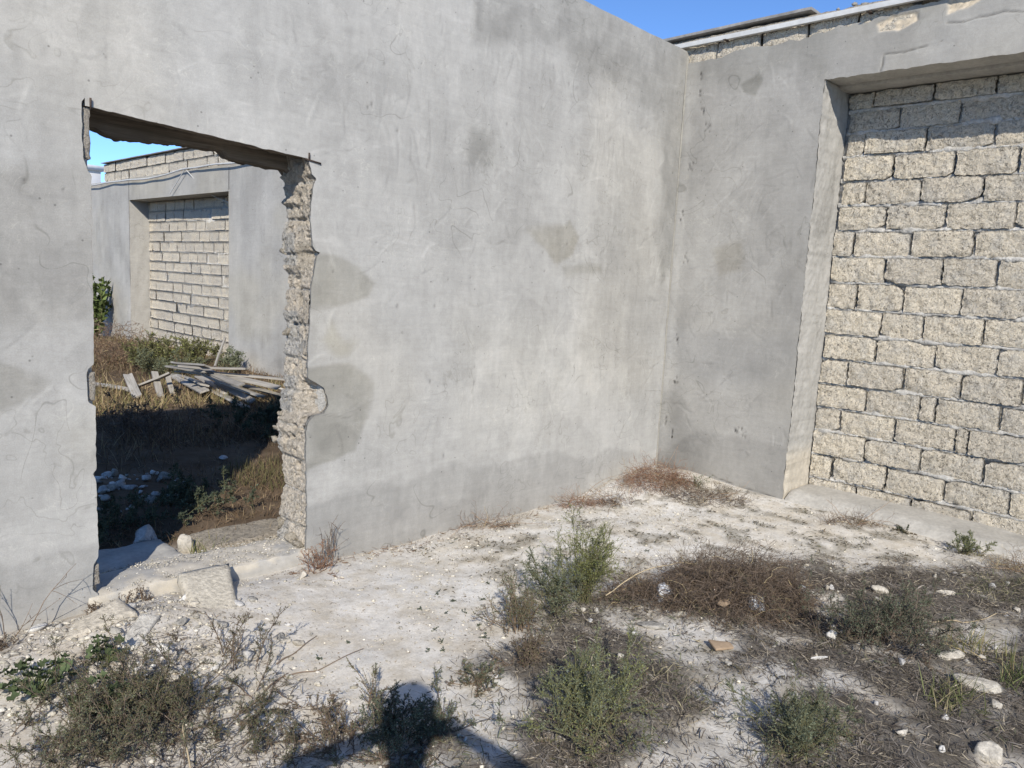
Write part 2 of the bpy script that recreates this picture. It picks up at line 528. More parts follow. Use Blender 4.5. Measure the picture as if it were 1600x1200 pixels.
def stroke(x, z, A):
    """tone and relief of trowel strokes"""
    T = np.zeros_like(x); D = np.zeros_like(x)
    for cx, cz, rad, a0, ln, w, amp in A:
        ex = rad * math.cos(a0) + cx; ez = rad * math.sin(a0) + cz; R = rad * ln + w * 4
        idx = np.nonzero((np.abs(x - ex) < R) & (np.abs(z - ez) < R))[0]
        if not len(idx): continue
        dx, dz = x[idx] - cx, z[idx] - cz
        d = np.hypot(dx, dz) - rad
        da = np.abs((np.arctan2(dz, dx) - a0 + math.pi) % (2 * math.pi) - math.pi) / (ln / 2 + 1e-6)
        f = np.exp(-(d / w) ** 2) * sst(1.0, .4, da)
        T[idx] += amp * f * .95
        D[idx] += (-d / w) * np.exp(-(d / w) ** 2) * sst(1.0, .4, da) * .0017 + amp * .012 * f
    return T, D

MAIN_DARK = [(3.33, 3.3), (3.34, 3.01), (3.63, 3.08), (3.78, 3.21), (4.14, 3.21), (4.35, 3.11), (4.84, 3.07), (5.27, 2.99), (5.32, 2.85), (5.46, 2.67), (5.5, 2.39), (5.48, 2.0), (5.62, 1.65), (5.9, 1.9), (5.9, 3.8), (4.3, 3.8)]
MAIN_POLY = [   # polygon, strength, tint, edge width
    (MAIN_DARK, .25, (1, 1, .99), .05),
    ([(3.33, 2.52), (3.6, 2.55), (3.59, 2.32), (3.32, 2.29)], .22, (1, 1, .98), .03),
    ([(3.91, 1.94), (4.27, 2.02), (4.35, 2.07), (4.47, 1.95), (4.43, 1.83), (4.24, 1.75), (4.13, 1.81), (3.98, 1.87)], .27, (1.03, 1, .92), .02),
    ([(4.31, 1.73), (4.75, 1.75), (4.76, 1.69), (4.36, 1.67)], .29, (1, .99, .95), .03),
    ([(2.2, 1.68), (2.52, 1.66), (2.65, 1.56), (2.62, 1.48), (2.49, 1.44), (2.2, 1.40)], .27, (1.01, 1, .95), .015),
    ([(2.2, 1.10), (2.5, 1.1), (2.62, 1.04), (2.67, .98), (2.65, .78), (2.58, .59), (2.42, .53), (2.2, .5)], .27, (1.01, 1, .95), .015),
    ([(2.37, 1.34), (2.45, 1.23), (2.52, 1.22), (2.5, 1.15), (2.41, 1.15), (2.31, 1.25)], .11, (1.02, 1, .93), .03),
    ([(.6, 1.18), (.81, 1.16), (.87, 1.14), (.98, 1.06), (.98, 1.02), (.89, .97), (.8, .95), (.6, .93)], .25, (1, .99, .95), .012),
    ([(1.02, .85), (1.1, .9), (1.2, .95), (1.2, .62), (1.05, .66)], .10, (1, .99, .95), .04),
    ([(-4., 1.32), (.8, 1.31), (1.02, 1.33), (1.2, 1.31), (1.2, 2.0), (.9, 1.95), (-4, 2.1)], .14, (1, .99, .97), .05),
    ([(4.5, 1.42), (4.62, 1.36), (4.58, 1.2), (4.42, 1.22), (4.4, 1.35)], -.07, (1, 1, 1), .03),
    ([(4.44, 1.05), (4.6, 1.06), (4.62, .95), (4.5, .9)], -.10, (1, 1, 1), .03),
    ([(4.0, .92), (4.12, .93), (4.12, .82), (4.02, .8)], -.08, (1, 1, 1), .03),
    ([(3.3, 1.3), (4.2, 1.35), (4.6, .9), (4.2, .55), (3.4, .7)], -.04, (1.01, 1, .975), .2),
]
DAMP = np.array([(-5, .35), (.7, .3), (1.15, .34), (2.24, .30), (2.64, .36), (2.95, .33), (3.14, .39), (3.35, .41), (3.52, .34), (3.9, .34), (4.26, .32), (4.79, .27), (5.04, .30), (5.69, .12), (6.5, .1)])
MAIN_ARCS = arcs_for(11, 900, .6, 5.7, .5, 3.6, fans=((4.75, 2.62, .12, .16, 46, 0.), (4.55, 2.85, .25, .05, 16, 1.4), (3.7, 2.55, .25, .12, 24, .8), (2.9, 1.85, .25, .06, 26, 1.5), (2.75, 2.5, .15, .3, 30, 0.1), (1.9, 2.6, .4, .1, 18, 1.1), (3.2, 2.9, .3, .2, 16, .3)))

def line_d(x, z, pts):
    d = np.full(x.shape, 9.)
    for (ax, az), (bx, bz) in zip(pts[:-1], pts[1:]):
        ex, ez = bx - ax, bz - az
        t = np.clip(((x - ax) * ex + (z - az) * ez) / (ex * ex + ez * ez), 0, 1)
        d = np.minimum(d, np.hypot(x - ax - t * ex, z - az - t * ez))
    return d

def main_tone(x, z):
    wx = fbm(x * 3, z * 3, 71, 4); wz = fbm(x * 3 + 9, z * 3, 72, 4)
    t = 1.03 + .13 * fbm(x * .9 + .4 * wx, z * .9 + .4 * wz, 73, 4) + .09 * fbm(x * 4.5, z * 1.1, 74, 4) + .07 * fbm(x * 7, z * 7, 75, 4) + .05 * fbm(x * 2.5, z * 12, 70, 4) + .06 * fbm(x * 22, z * 5, 69, 4)
    bl = fbm(x * 1.6 + wx * .5, z * 1.6 + wz * .5, 76, 4)
    t -= .08 * sst(.12, .19, bl); t += .06 * sst(-.15, -.25, bl)
    bl2 = fbm(x * 3.2 + wz * .4 + 7, z * 3.2, 78, 4)
    t -= .055 * sst(.18, .25, bl2)
    tint = np.ones((len(x), 3))
    warm = sst(-.1, .5, fbm(x * .8 + 3, z * .8, 77, 3))[:, None]
    tint *= 1 + warm * np.array([.008, 0, -.02]) + (1 - warm) * np.array([-.008, 0, .012])
    for poly, s, tn, e in MAIN_POLY:
        p = np.array(poly); lo, hi = p.min(0) - .15, p.max(0) + .15
        i = np.nonzero((x > lo[0]) & (x < hi[0]) & (z > lo[1]) & (z < hi[1]))[0]
        if not len(i): continue
        d = poly_sd(x[i] + wx[i] * .05, z[i] + wz[i] * .05, poly)
        e = e * (1.0 + 2.0 * sst(-.2, .5, fbm(x[i] * 5, z[i] * 5, 84, 3)))
        m = sst(e, -e, d) * (.75 + .25 * sst(-.4, .4, fbm(x[i] * 9, z[i] * 6, 83, 4)))
        rim = np.exp(-(d / .018) ** 2) * .03 * (s > 0)
        t[i] -= s * m * (1 + .25 * wx[i]) + rim * (e < .035)
        tint[i] *= 1 + m[:, None] * (np.array(tn) - 1)
    dl = np.interp(x, DAMP[:, 0], DAMP[:, 1]) + .06 * wx + .03 * fbm(x * 9, z * 9, 79, 3)
    dm = sst(.035, -.035, z - dl)
    t -= .15 * dm + .05 * np.exp(-((z - dl) / .03) ** 2) * dm
    t += .06 * sst(.16, .02, z + .04 * wz) * dm
    seam = np.exp(-((x - 3.36 - .02 * wx) / .02) ** 2) * sst(2.0, 2.5, z) * sst(-.3, .3, wz)
    t -= .04 * seam
    t += (.06 * np.exp(-((x - 1.12 + .03 * wx) / .04) ** 2) * sst(1.9, 2.2, z) - .03 * np.exp(-((x - 1.165 + .03 * wx) / .03) ** 2) * sst(2.2, 2.35, z)) * sst(-.4, .3, wz)
    t -= .05 * sst(.3, .02, x - 5.45) * sst(1.4, 1.7, z) * 0
    for k, pts in enumerate(([(2.24, 2.17), (2.36, 2.24), (2.47, 2.25), (2.60, 2.33)], [(1.16, 2.25), (1.12, 2.42), (1.02, 2.55), (.98, 2.75)], [(3.0, 2.62), (3.03, 2.4), (3.0, 2.2), (3.06, 2.05)], [(4.66, 3.2), (4.6, 3.0), (4.65, 2.8)], [(2.3, .82), (2.5, .78), (2.62, .82)], [(3.5, 2.60), (3.62, 2.50), (3.66, 2.44)])):
        dd = line_d(x + .015 * wx, z + .015 * wz, pts); g = np.exp(-(dd / .0045) ** 2) * sst(-.4, .2, fbm(x * 11, z * 11, 85 + k, 3)); t -= .16 * g
    sT, sD = stroke(x, z, MAIN_ARCS)
    t += sT
    disp = sD + .006 * fbm(x * 1.3, z * 1.3, 81, 3) + .0006 * fbm(x * 14, z * 11, 82, 3) + .0025 * seam
    # pinholes and knocks
    r = np.random.default_rng(5)
    for _ in range(70):
        px, pz, pr = r.uniform(.7, 5.7), r.uniform(.1, 3.5), r.uniform(.004, .008)
        i = np.nonzero((np.abs(x - px) < .05) & (np.abs(z - pz) < .05))[0]
        g = np.exp(-(((x[i] - px) / pr) ** 2 + ((z[i] - pz) / (pr * r.uniform(.8, 2.2))) ** 2))
        t[i] -= .4 * g; disp[i] -= .004 * g
    return t, tint, disp

C0 = np.array([.366, .355, .328])

def interp(tab):
    tab = sorted(tab); a = np.array(tab)
    return lambda v: np.interp(v, a[:, 0], a[:, 1])

FRONT = interp([(0, 2.236), (.082, 2.236), (.176, 2.24), (.385, 2.236), (.593, 2.227), (.72, 2.226), (.77, 2.235), (.803, 2.263), (.811, 2.335), (.856, 2.36), (.91, 2.352), (.96, 2.328), (.99, 2.28), (1.016, 2.231), (1.175, 2.228), (1.316, 2.24), (1.505, 2.242), (1.63, 2.266), (1.67, 2.27), (1.695, 2.292), (1.705, 2.262), (1.729, 2.248), (1.856, 2.23), (1.995, 2.238), (2.05, 2.25), (2.079, 2.262), (2.1, 2.235), (2.162, 2.216), (2.19, 2.22), (2.5, 2.22)])
BACK = interp([(0, 2.20), (.048, 2.208), (.121, 2.224), (.335, 2.257), (.533, 2.237), (.60, 2.215), (.622, 2.207), (.655, 2.225), (.69, 2.205), (.71, 2.201), (.74, 2.222), (.789, 2.234), (.967, 2.249), (1.112, 2.25), (1.2, 2.268), (1.343, 2.258), (1.5, 2.272), (1.57, 2.268), (1.60, 2.24), (1.648, 2.236), (1.764, 2.226), (1.82, 2.24), (1.87, 2.266), (1.94, 2.262), (1.96, 2.232), (1.975, 2.24), (2.0, 2.254), (2.1, 2.222), (2.3, 2.2)])
LEFT = interp([(-.2, 1.147), (.05, 1.148), (.07, 1.16), (.1, 1.135), (.22, 1.14), (.25, 1.16), (.3, 1.163), (.62, 1.158), (.64, 1.148), (.66, 1.16), (.95, 1.163), (.97, 1.133), (1.08, 1.128), (1.12, 1.135), (1.14, 1.16), (1.5, 1.163), (1.95, 1.165), (1.98, 1.15), (2.02, 1.135), (2.25, 1.133), (2.27, 1.147), (4, 1.147)])
def lint(x):
    return 2.238 + (x - 1.147) / 1.098 * -.065 + .003 * fbm(x * 30, x * 0, 91, 4) - .005 * np.exp(-((x - 1.95) / .025) ** 2)

def sheet_main(parent):
    parts = []; cols = []; n = 0
    def add(X, Z, nu, nv):
        nonlocal n
        x, z = X.ravel(), Z.ravel()
        t, tint, d = main_tone(x, z)
        V = np.stack([x, YW - d, z], 1)
        parts.append((V, gridF(nu, nv))); cols.append(C0 * t[:, None] * tint)
    def top(x): return 3.565 - .012 * (x - 4.4) + .006 * fbm(x * 6, x * 0, 93, 4)
    # right of the opening
    zz = np.arange(-.15, 3.36, .009); nz = len(zz)
    u = np.linspace(0, 1, 390)
    Zb = np.tile(zz[None, :], (390, 1))
    xr = FRONT(zz) + .004 * fbm(zz * 40, zz * 0, 94, 3) * (zz < 2.2)
    X = xr[None, :] + u[:, None] * (5.775 - xr[None, :])
    fr = (zz + .15) / (zz[-1] + .15)
    Z = zz[None, :] * 1.0 + sst(2.6, 3.36, zz)[None, :] * (top(X) - zz[-1])
    add(X, Z, 389, nz - 1)
    # left, fine then coarse
    xl = LEFT(zz) + .003 * fbm(zz * 40, zz * 0, 95, 3) * (zz < 2.25)
    u = np.linspace(0, 1, 70)
    X = .55 + u[:, None] * (xl[None, :] - .55)
    Z = zz[None, :] + sst(2.6, 3.36, zz)[None, :] * (top(X) - zz[-1])
    add(X, Z, 69, nz - 1)
    z2 = np.arange(-.15, 3.6, .05); x2 = np.linspace(-4.2, .55, 100)
    X, Z = np.meshgrid(x2, z2, indexing='ij')
    Z = -.15 + (Z + .15) / (z2[-1] + .15) * (top(X) + .15)
    add(X, Z, 99, len(z2) - 1)
    # above the opening
    xm = np.linspace(1.147, 2.22, 125); v = np.linspace(0, 1, 150)
    X = np.tile(xm[:, None], (1, 150)); lo = lint(xm)[:, None]
    Z = lo + v[None, :] * (top(X) - lo)
    add(X, Z, 124, 149)
    V, F = join(parts); C = np.concatenate(cols)
    mk('plaster_face', V, F, M['plaster'], parent, col=C, smooth=True)
    # broken plaster edge, 22 mm thick, round the opening
    ed = []
    sel = zz[(zz < 2.26)]
    for fn, s in ((FRONT, 1), (LEFT, -1)):
        x0 = fn(sel) + .004 * fbm(sel * 40, sel * 0, 94 if s > 0 else 95, 3)
        P = np.stack([np.stack([x0, np.full_like(sel, YW + .0005), sel], 1),
                      np.stack([x0 + s * .002 + .004 * fbm(sel * 60, sel * 0, 96, 2), np.full_like(sel, YW + .012), sel], 1),
                      np.stack([x0 + s * .008 + .006 * fbm(sel * 50, sel * 0, 97, 3), np.full_like(sel, YW + .026), sel], 1)], 0)
        ed.append((P.reshape(-1, 3), gridF(2, len(sel) - 1, flip=s > 0)))
    x0 = np.linspace(1.14, 2.29, 130)
    zl = lint(x0)
    P = np.stack([np.stack([x0, np.full_like(x0, YW + .0005), zl], 1), np.stack([x0, np.full_like(x0, YW + .026), zl + .004 * fbm(x0 * 60, x0 * 0, 98, 2) + .004], 1)], 0)
    ed.append((P.reshape(-1, 3), gridF(1, 129)))
    V, F = join(ed)
    c = C0 * (1.0 + .12 * fbm3(V * 60, 3)[:, None])
    mk('plaster_edge', V, F, M['rubble'], parent, col=c)

main_wall = thing('plastered_wall', 'long grey cement plastered wall with a broken doorway hole', 'wall', (2.5, 3.8, 0))
sheet_main(main_wall)
V, F = join([boxVF(-4.2, 1.158, 3.684, 3.955, -.25, 3.54), boxVF(2.33, 5.80, 3.684, 3.955, -.25, 3.53), boxVF(1.162, 2.326, 3.686, 3.953, 2.395, 3.535)])
mk('wall_core', V, F, M['mortar'], main_wall)
x0 = np.linspace(-4.2, 5.78, 500); tz = 3.548 - .012 * (x0 - 4.4)
P = np.stack([np.stack([x0, np.full_like(x0, y), tz + dz + .008 * fbm(x0 * 7, x0 * 0 + y * 9, 99, 4)], 1) for y, dz in ((3.668, -.03), (3.676, .004), (3.75, .012), (3.88, .010), (3.965, -.03))], 0)
mk('wall_top', P.reshape(-1, 3), gridF(4, 499, flip=True), M['concrete'], main_wall, smooth=True)

# right-hand broken jamb: crumbling shell limestone and grey mortar
nz, ny = 420, 60
zj = np.linspace(-.05, 2.42, nz); tj = np.linspace(0, 1, ny)
ZZ, TT = np.meshgrid(zj, tj, indexing='ij'); zf, tf = ZZ.ravel(), TT.ravel()
xx = FRONT(zf) * (1 - sst(0, .6, tf)) + BACK(zf) * sst(0, .6, tf) + .006
yy = YW + .018 + tf * .285 + .014 * fbm(zf * 9, tf * 2, 102, 3) * sst(.5, 1, tf)
nA = fbm(zf * 14, tf * 4.5, 100, 5); nB = fbm(zf * 45, tf * 14, 101, 4)
course = np.abs(((zf + .03) / .19) % 1 - .5) * 2
pit = sst(.28, .5, fbm(zf * 22 + 5, tf * 6, 105, 3))
pit2 = sum(np.exp(-(((zf - a) / s) ** 2 + ((tf - b) / (s * 3.6)) ** 2)) for a, b, s in ((.50, .35, .02), (.72, .4, .018), (1.43, .45, .03), (1.98, .5, .016), (1.30, .3, .016), (1.86, .4, .02), (.66, .5, .014), (1.07, .35, .012)))
nC = np.abs(fbm(zf * 30, tf * 9, 107, 4)); nD = fbm(zf * 110, tf * 34, 108, 3)
ci = np.floor((zf + .03 + .012 * fbm(tf * 3, zf * 0, 111, 2)) / .19); co = (_hash(ci, ci * 0, ci * 0, 5) - .5)
xx = xx + .02 * co - .007 * nA - .006 * nB + .012 * nC - .004 * nD + .022 * pit + .05 * pit2 + .012 * sst(.82, .98, course)
grey = np.maximum.reduce([sst(.3, .6, fbm(zf * 5, tf * 2, 103, 3) + .1), sst(.45, .55, tf) * ((zf > 1.62) & (zf < 1.80)), sst(.4, .55, tf) * ((zf > 1.1) & (zf < 1.37)), sst(.5, .6, tf) * ((zf > .80) & (zf < 1.0)), 1. * (course > .93) * .7])
notch = sst(.78, .82, zf) * sst(1.02, .98, zf) * sst(.55, .3, tf)
grey = grey * (1 - notch); xx = xx + notch * (.034 * fbm(zf * 24, tf * 14, 109, 5) - .01 * np.abs(fbm(zf * 60, tf * 30, 110, 3)))
smooth_s = ((zf > 1.6) & (zf < 1.74) & (tf > .12) & (tf < .5))
xx = np.where(smooth_s, xx + .007 * nA + .006 * nB - .012 * nC + .004 * nD + .004, xx)
colj = np.array([.60, .535, .44]) * (1 + .25 * co[:, None]) * (1 - grey[:, None]) + np.array([.47, .45, .41]) * grey[:, None]
colj = np.where(smooth_s[:, None], np.array([.50, .44, .35]), colj) * (1 + .18 * nB[:, None]) * (1 - .35 * np.clip(pit2, 0, 1)[:, None])
mk('jamb', np.stack([xx, yy, zf], 1), gridF(nz - 1, ny - 1, flip=True), M['rubble'], main_wall, col=colj)
# knocked-off lumps hanging on the jamb's back edge
for (y, z, r, s) in ((3.965, .69, .028, 1), (3.962, .625, .034, 2), (3.955, .77, .03, 3), (3.96, 1.70, .04, 4), (3.945, .12, .05, 5), (3.95, 1.25, .045, 6), (3.80, .06, .05, 7), (3.73, .05, .04, 8)):
    Vs, Fs = stone_mesh(r * .8, r * 1.0, r * .8, s, 3, .5, 6)
    mk('jamb_lump', Vs + np.array([float(BACK(z)) + .012, y, z]), Fs, M['rubble'], main_wall, col=np.tile([.42, .375, .30], (len(Vs), 1)))
# chips of bare block on the left edge
for (z, h, s) in ((2.13, .22, 11), (1.04, .13, 12), (.16, .1, 13)):
    V, F = lumpy_box(1.12, 1.170, 3.674, 3.74, z - h / 2, z + h / 2, .008, .009, s, 38, .008)
    mk('exposed_block', V, F, M['rubble'], main_wall, col=np.tile([.44, .40, .34], (len(V), 1)))
# lintel: three grimy boards, the rear one hanging lower with a ragged edge
SOF = interp([(1.1, 2.19), (1.256, 2.184), (1.30, 2.165), (1.355, 2.154), (1.479, 2.161), (1.665, 2.176), (1.854, 2.177), (1.88, 2.15), (1.903, 2.144), (2.069, 2.132), (2.204, 2.132), (2.246, 2.10), (2.34, 2.09)])
def board(y0, y1, zb, seed, rg=.004):
    n = 120; x = np.linspace(1.10, 2.34, n)
    z0 = zb(x)
    rows = [np.stack([x, np.full(n, y0), np.full(n, 2.393)], 1), np.stack([x, np.full(n, y0) + .003, z0 + .002 * fbm(x * 30, x * 0, seed, 3) + .004], 1)]
    for k in range(1, 4):
        y = y0 + (y1 - y0) * k / 4
        rows.append(np.stack([x, np.full(n, y), z0 + rg * .5 * fbm(x * 22, x * 0 + k * 3.3, seed + 1, 4)], 1))
    rows += [np.stack([x, np.full(n, y1) - .003, z0 + rg * fbm(x * 35, x * 0, seed + 2, 4)], 1), np.stack([x, np.full(n, y1), np.full(n, 2.393)], 1)]
    P = np.stack(rows, 0)
    mk('lintel_board', P.reshape(-1, 3), gridF(len(rows) - 1, n - 1), M['lintel'], main_wall)
board(3.688, 3.775, lambda x: lint(x) + .008, 201)
board(3.779, 3.868, lambda x: lint(x) + .034, 211)
board(3.872, 3.962, lambda x: SOF(x), 221, .014)
# two thin iron rods sticking out at the ends of the lintel
for (x, z0, z1) in ((1.166, 2.225, 2.272), (2.214, 2.172, 2.205)):
    V, F = boxVF(x - .003, x + .003, YW - .012, YW - .004, z0, z1)
    mk('iron_rod', V, F, M['iron'], main_wall)
V, F = boxVF(2.19, 2.285, YW - .009, YW - .004, 2.168, 2.176); V[4:, 2] -= .012
mk('iron_rod', V, F, M['iron'], main_wall)

# threshold of the doorway
V, F = lumpy_box(1.11, 2.30, 3.645, 3.99, -.28, .062, .025, .012, 41, 9, .02)
V[:, 2] += np.where(V[:, 2] > 0, -.03 * (V[:, 0] - 1.6) - .16 * np.maximum(V[:, 1] - 3.88, 0) * (1 + fbm(V[:, 0] * 6, V[:, 0] * 0, 4, 3)) + .01 * fbm(V[:, 0] * 25, V[:, 1] * 25, 44, 3), 0)
c = np.where((V[:, 2] > .02)[:, None] & (fbm(V[:, 0] * 5, V[:, 1] * 5, 46, 3) > -.25)[:, None], np.array([.50, .46, .385]), np.array([.40, .385, .35])) * (1 + .14 * fbm3(V * 40, 4)[:, None])
sill = mk('door_threshold', V, F, M['plaster'], None, col=c, smooth=True)
tag(sill, 'rough concrete threshold strewn with grit under the doorway hole', 'threshold')

# ------------------------------------------------------------------ side wall (near yard) and its continuation (far yard)
SIDE_ARCS = arcs_for(21, 330, 2.45, 3.66, .3, 3.4, fans=((3.1, 2.5, .15, .3, 30, .6), (2.9, 1.6, .2, .3, 20, .2)))
SIDE_POLY = [([(3.15, 3.23), (3.0, 3.31), (2.96, 3.26), (3.02, 3.14), (3.11, 3.17)], .24, (1, 1, .97), .015),
             ([(3.3, 1.95), (3.05, 2.0), (3.0, 1.8), (3.2, 1.72)], .15, (1.02, 1, .95), .04),
             ([(2.48, 1.25), (3.66, 1.3), (3.66, .95), (3.1, .8), (2.48, .95)], .06, (.99, 1, 1.02), .08),
             ([(2.45, 3.6), (3.66, 3.6), (3.66, 3.35), (3.2, 3.2), (2.7, 3.33), (2.45, 3.12)], .16, (1, 1, .98), .08)]
EXPO = [[(2.16, 3.5), (2.06, 3.55), (1.89, 3.53), (1.9, 3.47), (2.01, 3.42), (2.14, 3.44)], [(1.72, 3.60), (1.50, 3.56), (1.60, 3.49), (1.7, 3.49)], [(2.76, 3.50), (2.70, 3.55), (2.62, 3.53), (2.66, 3.48)]]
CRACK = [[(2.1, 3.16), (2.085, 3.22), (2.08, 3.285), (1.95, 3.28), (1.84, 3.295), (1.72, 3.305)], [(1.7, 3.42), (1.6, 3.405), (1.52, 3.425), (1.47, 3.42), (1.38, 3.43), (1.27, 3.41), (1.0, 3.42)], [(3.18, .09), (3.05, .05), (2.88, .03), (2.55, .0)]]
PITS = [(3.51, 3.31), (3.52, 3.18), (3.47, 3.08), (3.55, 2.63), (3.6, 2.21), (3.53, 1.85), (3.43, 2.91), (3.53, .79), (3.6, .46), (3.52, .34), (2.92, .47), (2.86, .465), (3.55, 1.2)]

def side_tone(y, z, far=False):
    wx = fbm(y * 3, z * 3, 171, 4); wz = fbm(y * 3 + 9, z * 3, 172, 4)
    t = .80 + .18 * fbm(y * 1.1 + .4 * wx, z * 1.1 + .4 * wz, 173, 4) + .08 * fbm(y * 5, z * 1.2, 174, 4) + .07 * fbm(y * 8, z * 8, 175, 4)
    bl = fbm(y * 2 + wx * .5, z * 2 + wz * .5, 176, 4)
    t -= .07 * sst(.1, .22, bl); t += .05 * sst(-.15, -.25, bl)
    tint = np.ones((len(y), 3)); warm = sst(-.2, .5, fbm(y * .9 + 3, z * .9, 177, 3))[:, None]
    tint *= 1 + warm * np.array([.03, .005, -.06]) + (1 - warm) * np.array([.0, 0, .0])
    disp = .008 * fbm(y * 1.5, z * 1.5, 181, 3) + .0009 * fbm(y * 13, z * 10, 182, 3)
    ex = np.zeros_like(y)
    if not far:
        for poly, s, tn, e in SIDE_POLY:
            d = poly_sd(y + wx * .05, z + wz * .05, poly); m = sst(e, -e, d)
            t -= s * m; tint *= 1 + m[:, None] * (np.array(tn) - 1)
        dl = .42 + .05 * wx - .25 * sst(3.2, 3.7, y)
        t -= .13 * sst(.03, -.03, z - dl)
        for poly in EXPO:
            d = poly_sd(y + wz * .06, z + wx * .06, poly); ex = np.maximum(ex, sst(.012, -.012, d))
        for k, pts in enumerate(CRACK):
            d = line_d(y + .012 * wx, z + .012 * wz, pts); w = (.0045, .006, .005)[k]
            g = np.exp(-(d / w) ** 2) * sst(-.6, .1, fbm(y * 9, z * 9, 190 + k, 3)); t -= .45 * g; disp -= .008 * g
        lb = sst(1.75, 1.66, y) * sst(3.42, 3.38, z) * sst(3.26, 3.31, z - .05 * (y < 1.5) * 0)
        t += .10 * lb; disp += .008 * sst(1.80 + .05 * wx, 1.62 + .05 * wx, y) * sst(3.44, 3.40, z + .02 * wx)
        t += .07 * sst(2.10, 2.07, y) * sst(3.30, 3.27, z)
        r = np.random.default_rng(6)
        for (py, pz) in PITS:
            for _ in range(6):
                qy, qz, pr = py + r.normal(0, .012), pz + r.normal(0, .03), r.uniform(.004, .008)
                i = np.nonzero((np.abs(y - qy) < .05) & (np.abs(z - qz) < .06))[0]
                g = np.exp(-(((y[i] - qy) / pr) ** 2 + ((z[i] - qz) / (pr * 1.8)) ** 2)); t[i] -= .38 * g; disp[i] -= .006 * g
        sT, sD = stroke(y, z, SIDE_ARCS); t += sT; disp += sD
        t += .07 * np.exp(-((y - 3.60) / .03) ** 2) - .07 * np.exp(-((y - 3.50) / .06) ** 2)
    else:
        t += .25
        t -= .10 * sst(.25, .35, fbm(y * 2.6, z * 5, 185, 4)) * sst(.9, .5, z)
        t -= .08 * sst(2.3, 2.9, z)
        t += .06 * sst(.1, .3, fbm(y * 6, z * .7, 187, 3))
    disp -= .012 * ex
    return t, tint, disp, ex

CB = np.array([.52, .445, .335])
def side_sheet(name, Y, Z, parent, far=False, x=XR):
    nu, nv = Y.shape
    y, z = Y.ravel(), Z.ravel()
    t, tint, d, ex = side_tone(y, z, far)
    c = C0 * t[:, None] * tint
    sp = (1 + .45 * fbm(y * 60, z * 60, 188, 3))[:, None]
    c = c * (1 - ex[:, None]) + CB * sp * ex[:, None]
    d = d + ex * .006 * fbm(y * 50, z * 50, 189, 3)
    return mk(name, np.stack([x - d, y, z], 1), gridF(nu - 1, nv - 1, flip=True), M['plaster'], parent, col=c, smooth=True)

NY0, NY1, NZ = -1.62, 2.48, 3.17       # near niche
ND = .42
near = thing('side_wall', 'right-hand grey plastered wall with a tall niche filled with limestone blocks', 'wall', (6.1, 1.0, 0))
ptop = interp([(-3, 3.56), (1.2, 3.61), (1.88, 3.57), (2.05, 3.545), (2.2, 3.52), (2.4, 3.535), (2.54, 3.51), (2.65, 3.48), (2.75, 3.49), (2.95, 3.475), (3.22, 3.49), (3.4, 3.46), (3.65, 3.47), (4, 3.46)])
zz = np.arange(-.15, 3.401, .009); yv = np.linspace(NY1, 3.672, 135)
edge = .006 * fbm(zz * 30, zz * 0, 301, 4) + .01 * np.maximum(0, fbm(zz * 6, zz * 0, 302, 3))
Y = (NY1 + edge)[None, :] + np.linspace(0, 1, 135)[:, None] * (3.672 - NY1 - edge)[None, :]
pt = ptop(yv) + .026 * fbm(yv * 14, yv * 0, 303, 5)
Z = zz[None, :] + sst(2.9, 3.401, zz)[None, :] * (pt[:, None] - zz[-1])
side_sheet('plaster_face', Y, Z, near)
yv = np.concatenate([np.linspace(-2.8, .9, 60), np.linspace(.91, NY1 + .008, 170)]); v = np.linspace(0, 1, 50)
lo = 3.168 + .006 * fbm(yv * 25, yv * 0, 304, 4) + .008 * (yv < 2.4) * fbm(yv * 5, yv * 0, 305, 2)
pt = ptop(yv) + .026 * fbm(yv * 14, yv * 0, 303, 5)
side_sheet('plaster_face', np.tile(yv[:, None], (1, 50)), lo[:, None] + v[None, :] * (pt - lo)[:, None], near)
yv = np.linspace(-2.8, NY0, 30); zv = np.linspace(-.15, 3.17, 60)
Y, Z = np.meshgrid(yv, zv, indexing='ij'); side_sheet('plaster_face', Y, Z, near)
V, F = join([boxVF(XR + .03, 6.38, 2.53, 3.80, -.25, 3.40), boxVF(XR + .03, 6.38, NY0 + .01, 2.526, 3.215, 3.41), boxVF(XR + .03, 6.38, -2.8, NY0 - .01, -.25, 3.40), boxVF(6.33, 6.378, NY0, 2.526, -.25, 3.21)])
mk('wall_core', V, F, M['mortar'], near)
# niche reveal: rough mortar over block ends
zz = np.linspace(-.1, 3.17, 330); uu = np.linspace(0, 1, 40)
U, Z = np.meshgrid(uu, zz, indexing='ij'); u, z = U.ravel(), Z.ravel()
e = np.interp(z, np.arange(-.15, 3.401, .009), edge)
yy = NY1 + e * (1 - u) - .012 * u + .008 * fbm(u * 5, z * 7, 311, 4) + .004 * fbm(u * 20, z * 40, 312, 3)
t = .92 + .12 * fbm(u * 3, z * 3, 313, 4) + .12 * fbm(u * 14, z * 30, 314, 3)
pa = sst(.02, -.02, poly_sd(u + .1 * fbm(z * 9, u * 3, 316, 3), z, [(.1, 2.05), (.55, 2.5), (.75, 2.75), (.8, 2.2), (.5, 2.02)]))
t = t - .14 * pa; t = t - .2 * np.exp(-((z - .62) / .006) ** 2) * (u > .1) - .15 * np.exp(-((z - .27 - .02 * u) / .006) ** 2)
blk = sst(.45, .3, z)[:, None]
c = C0 * t[:, None]; c = c * (1 - blk * .6) + np.array([.52, .46, .36]) * t[:, None] * blk * .6
mk('niche_reveal', np.stack([XR + .001 + u * (ND + .03), yy, z], 1), gridF(39, 329, flip=False), M['plaster'], near, col=c, smooth=True)
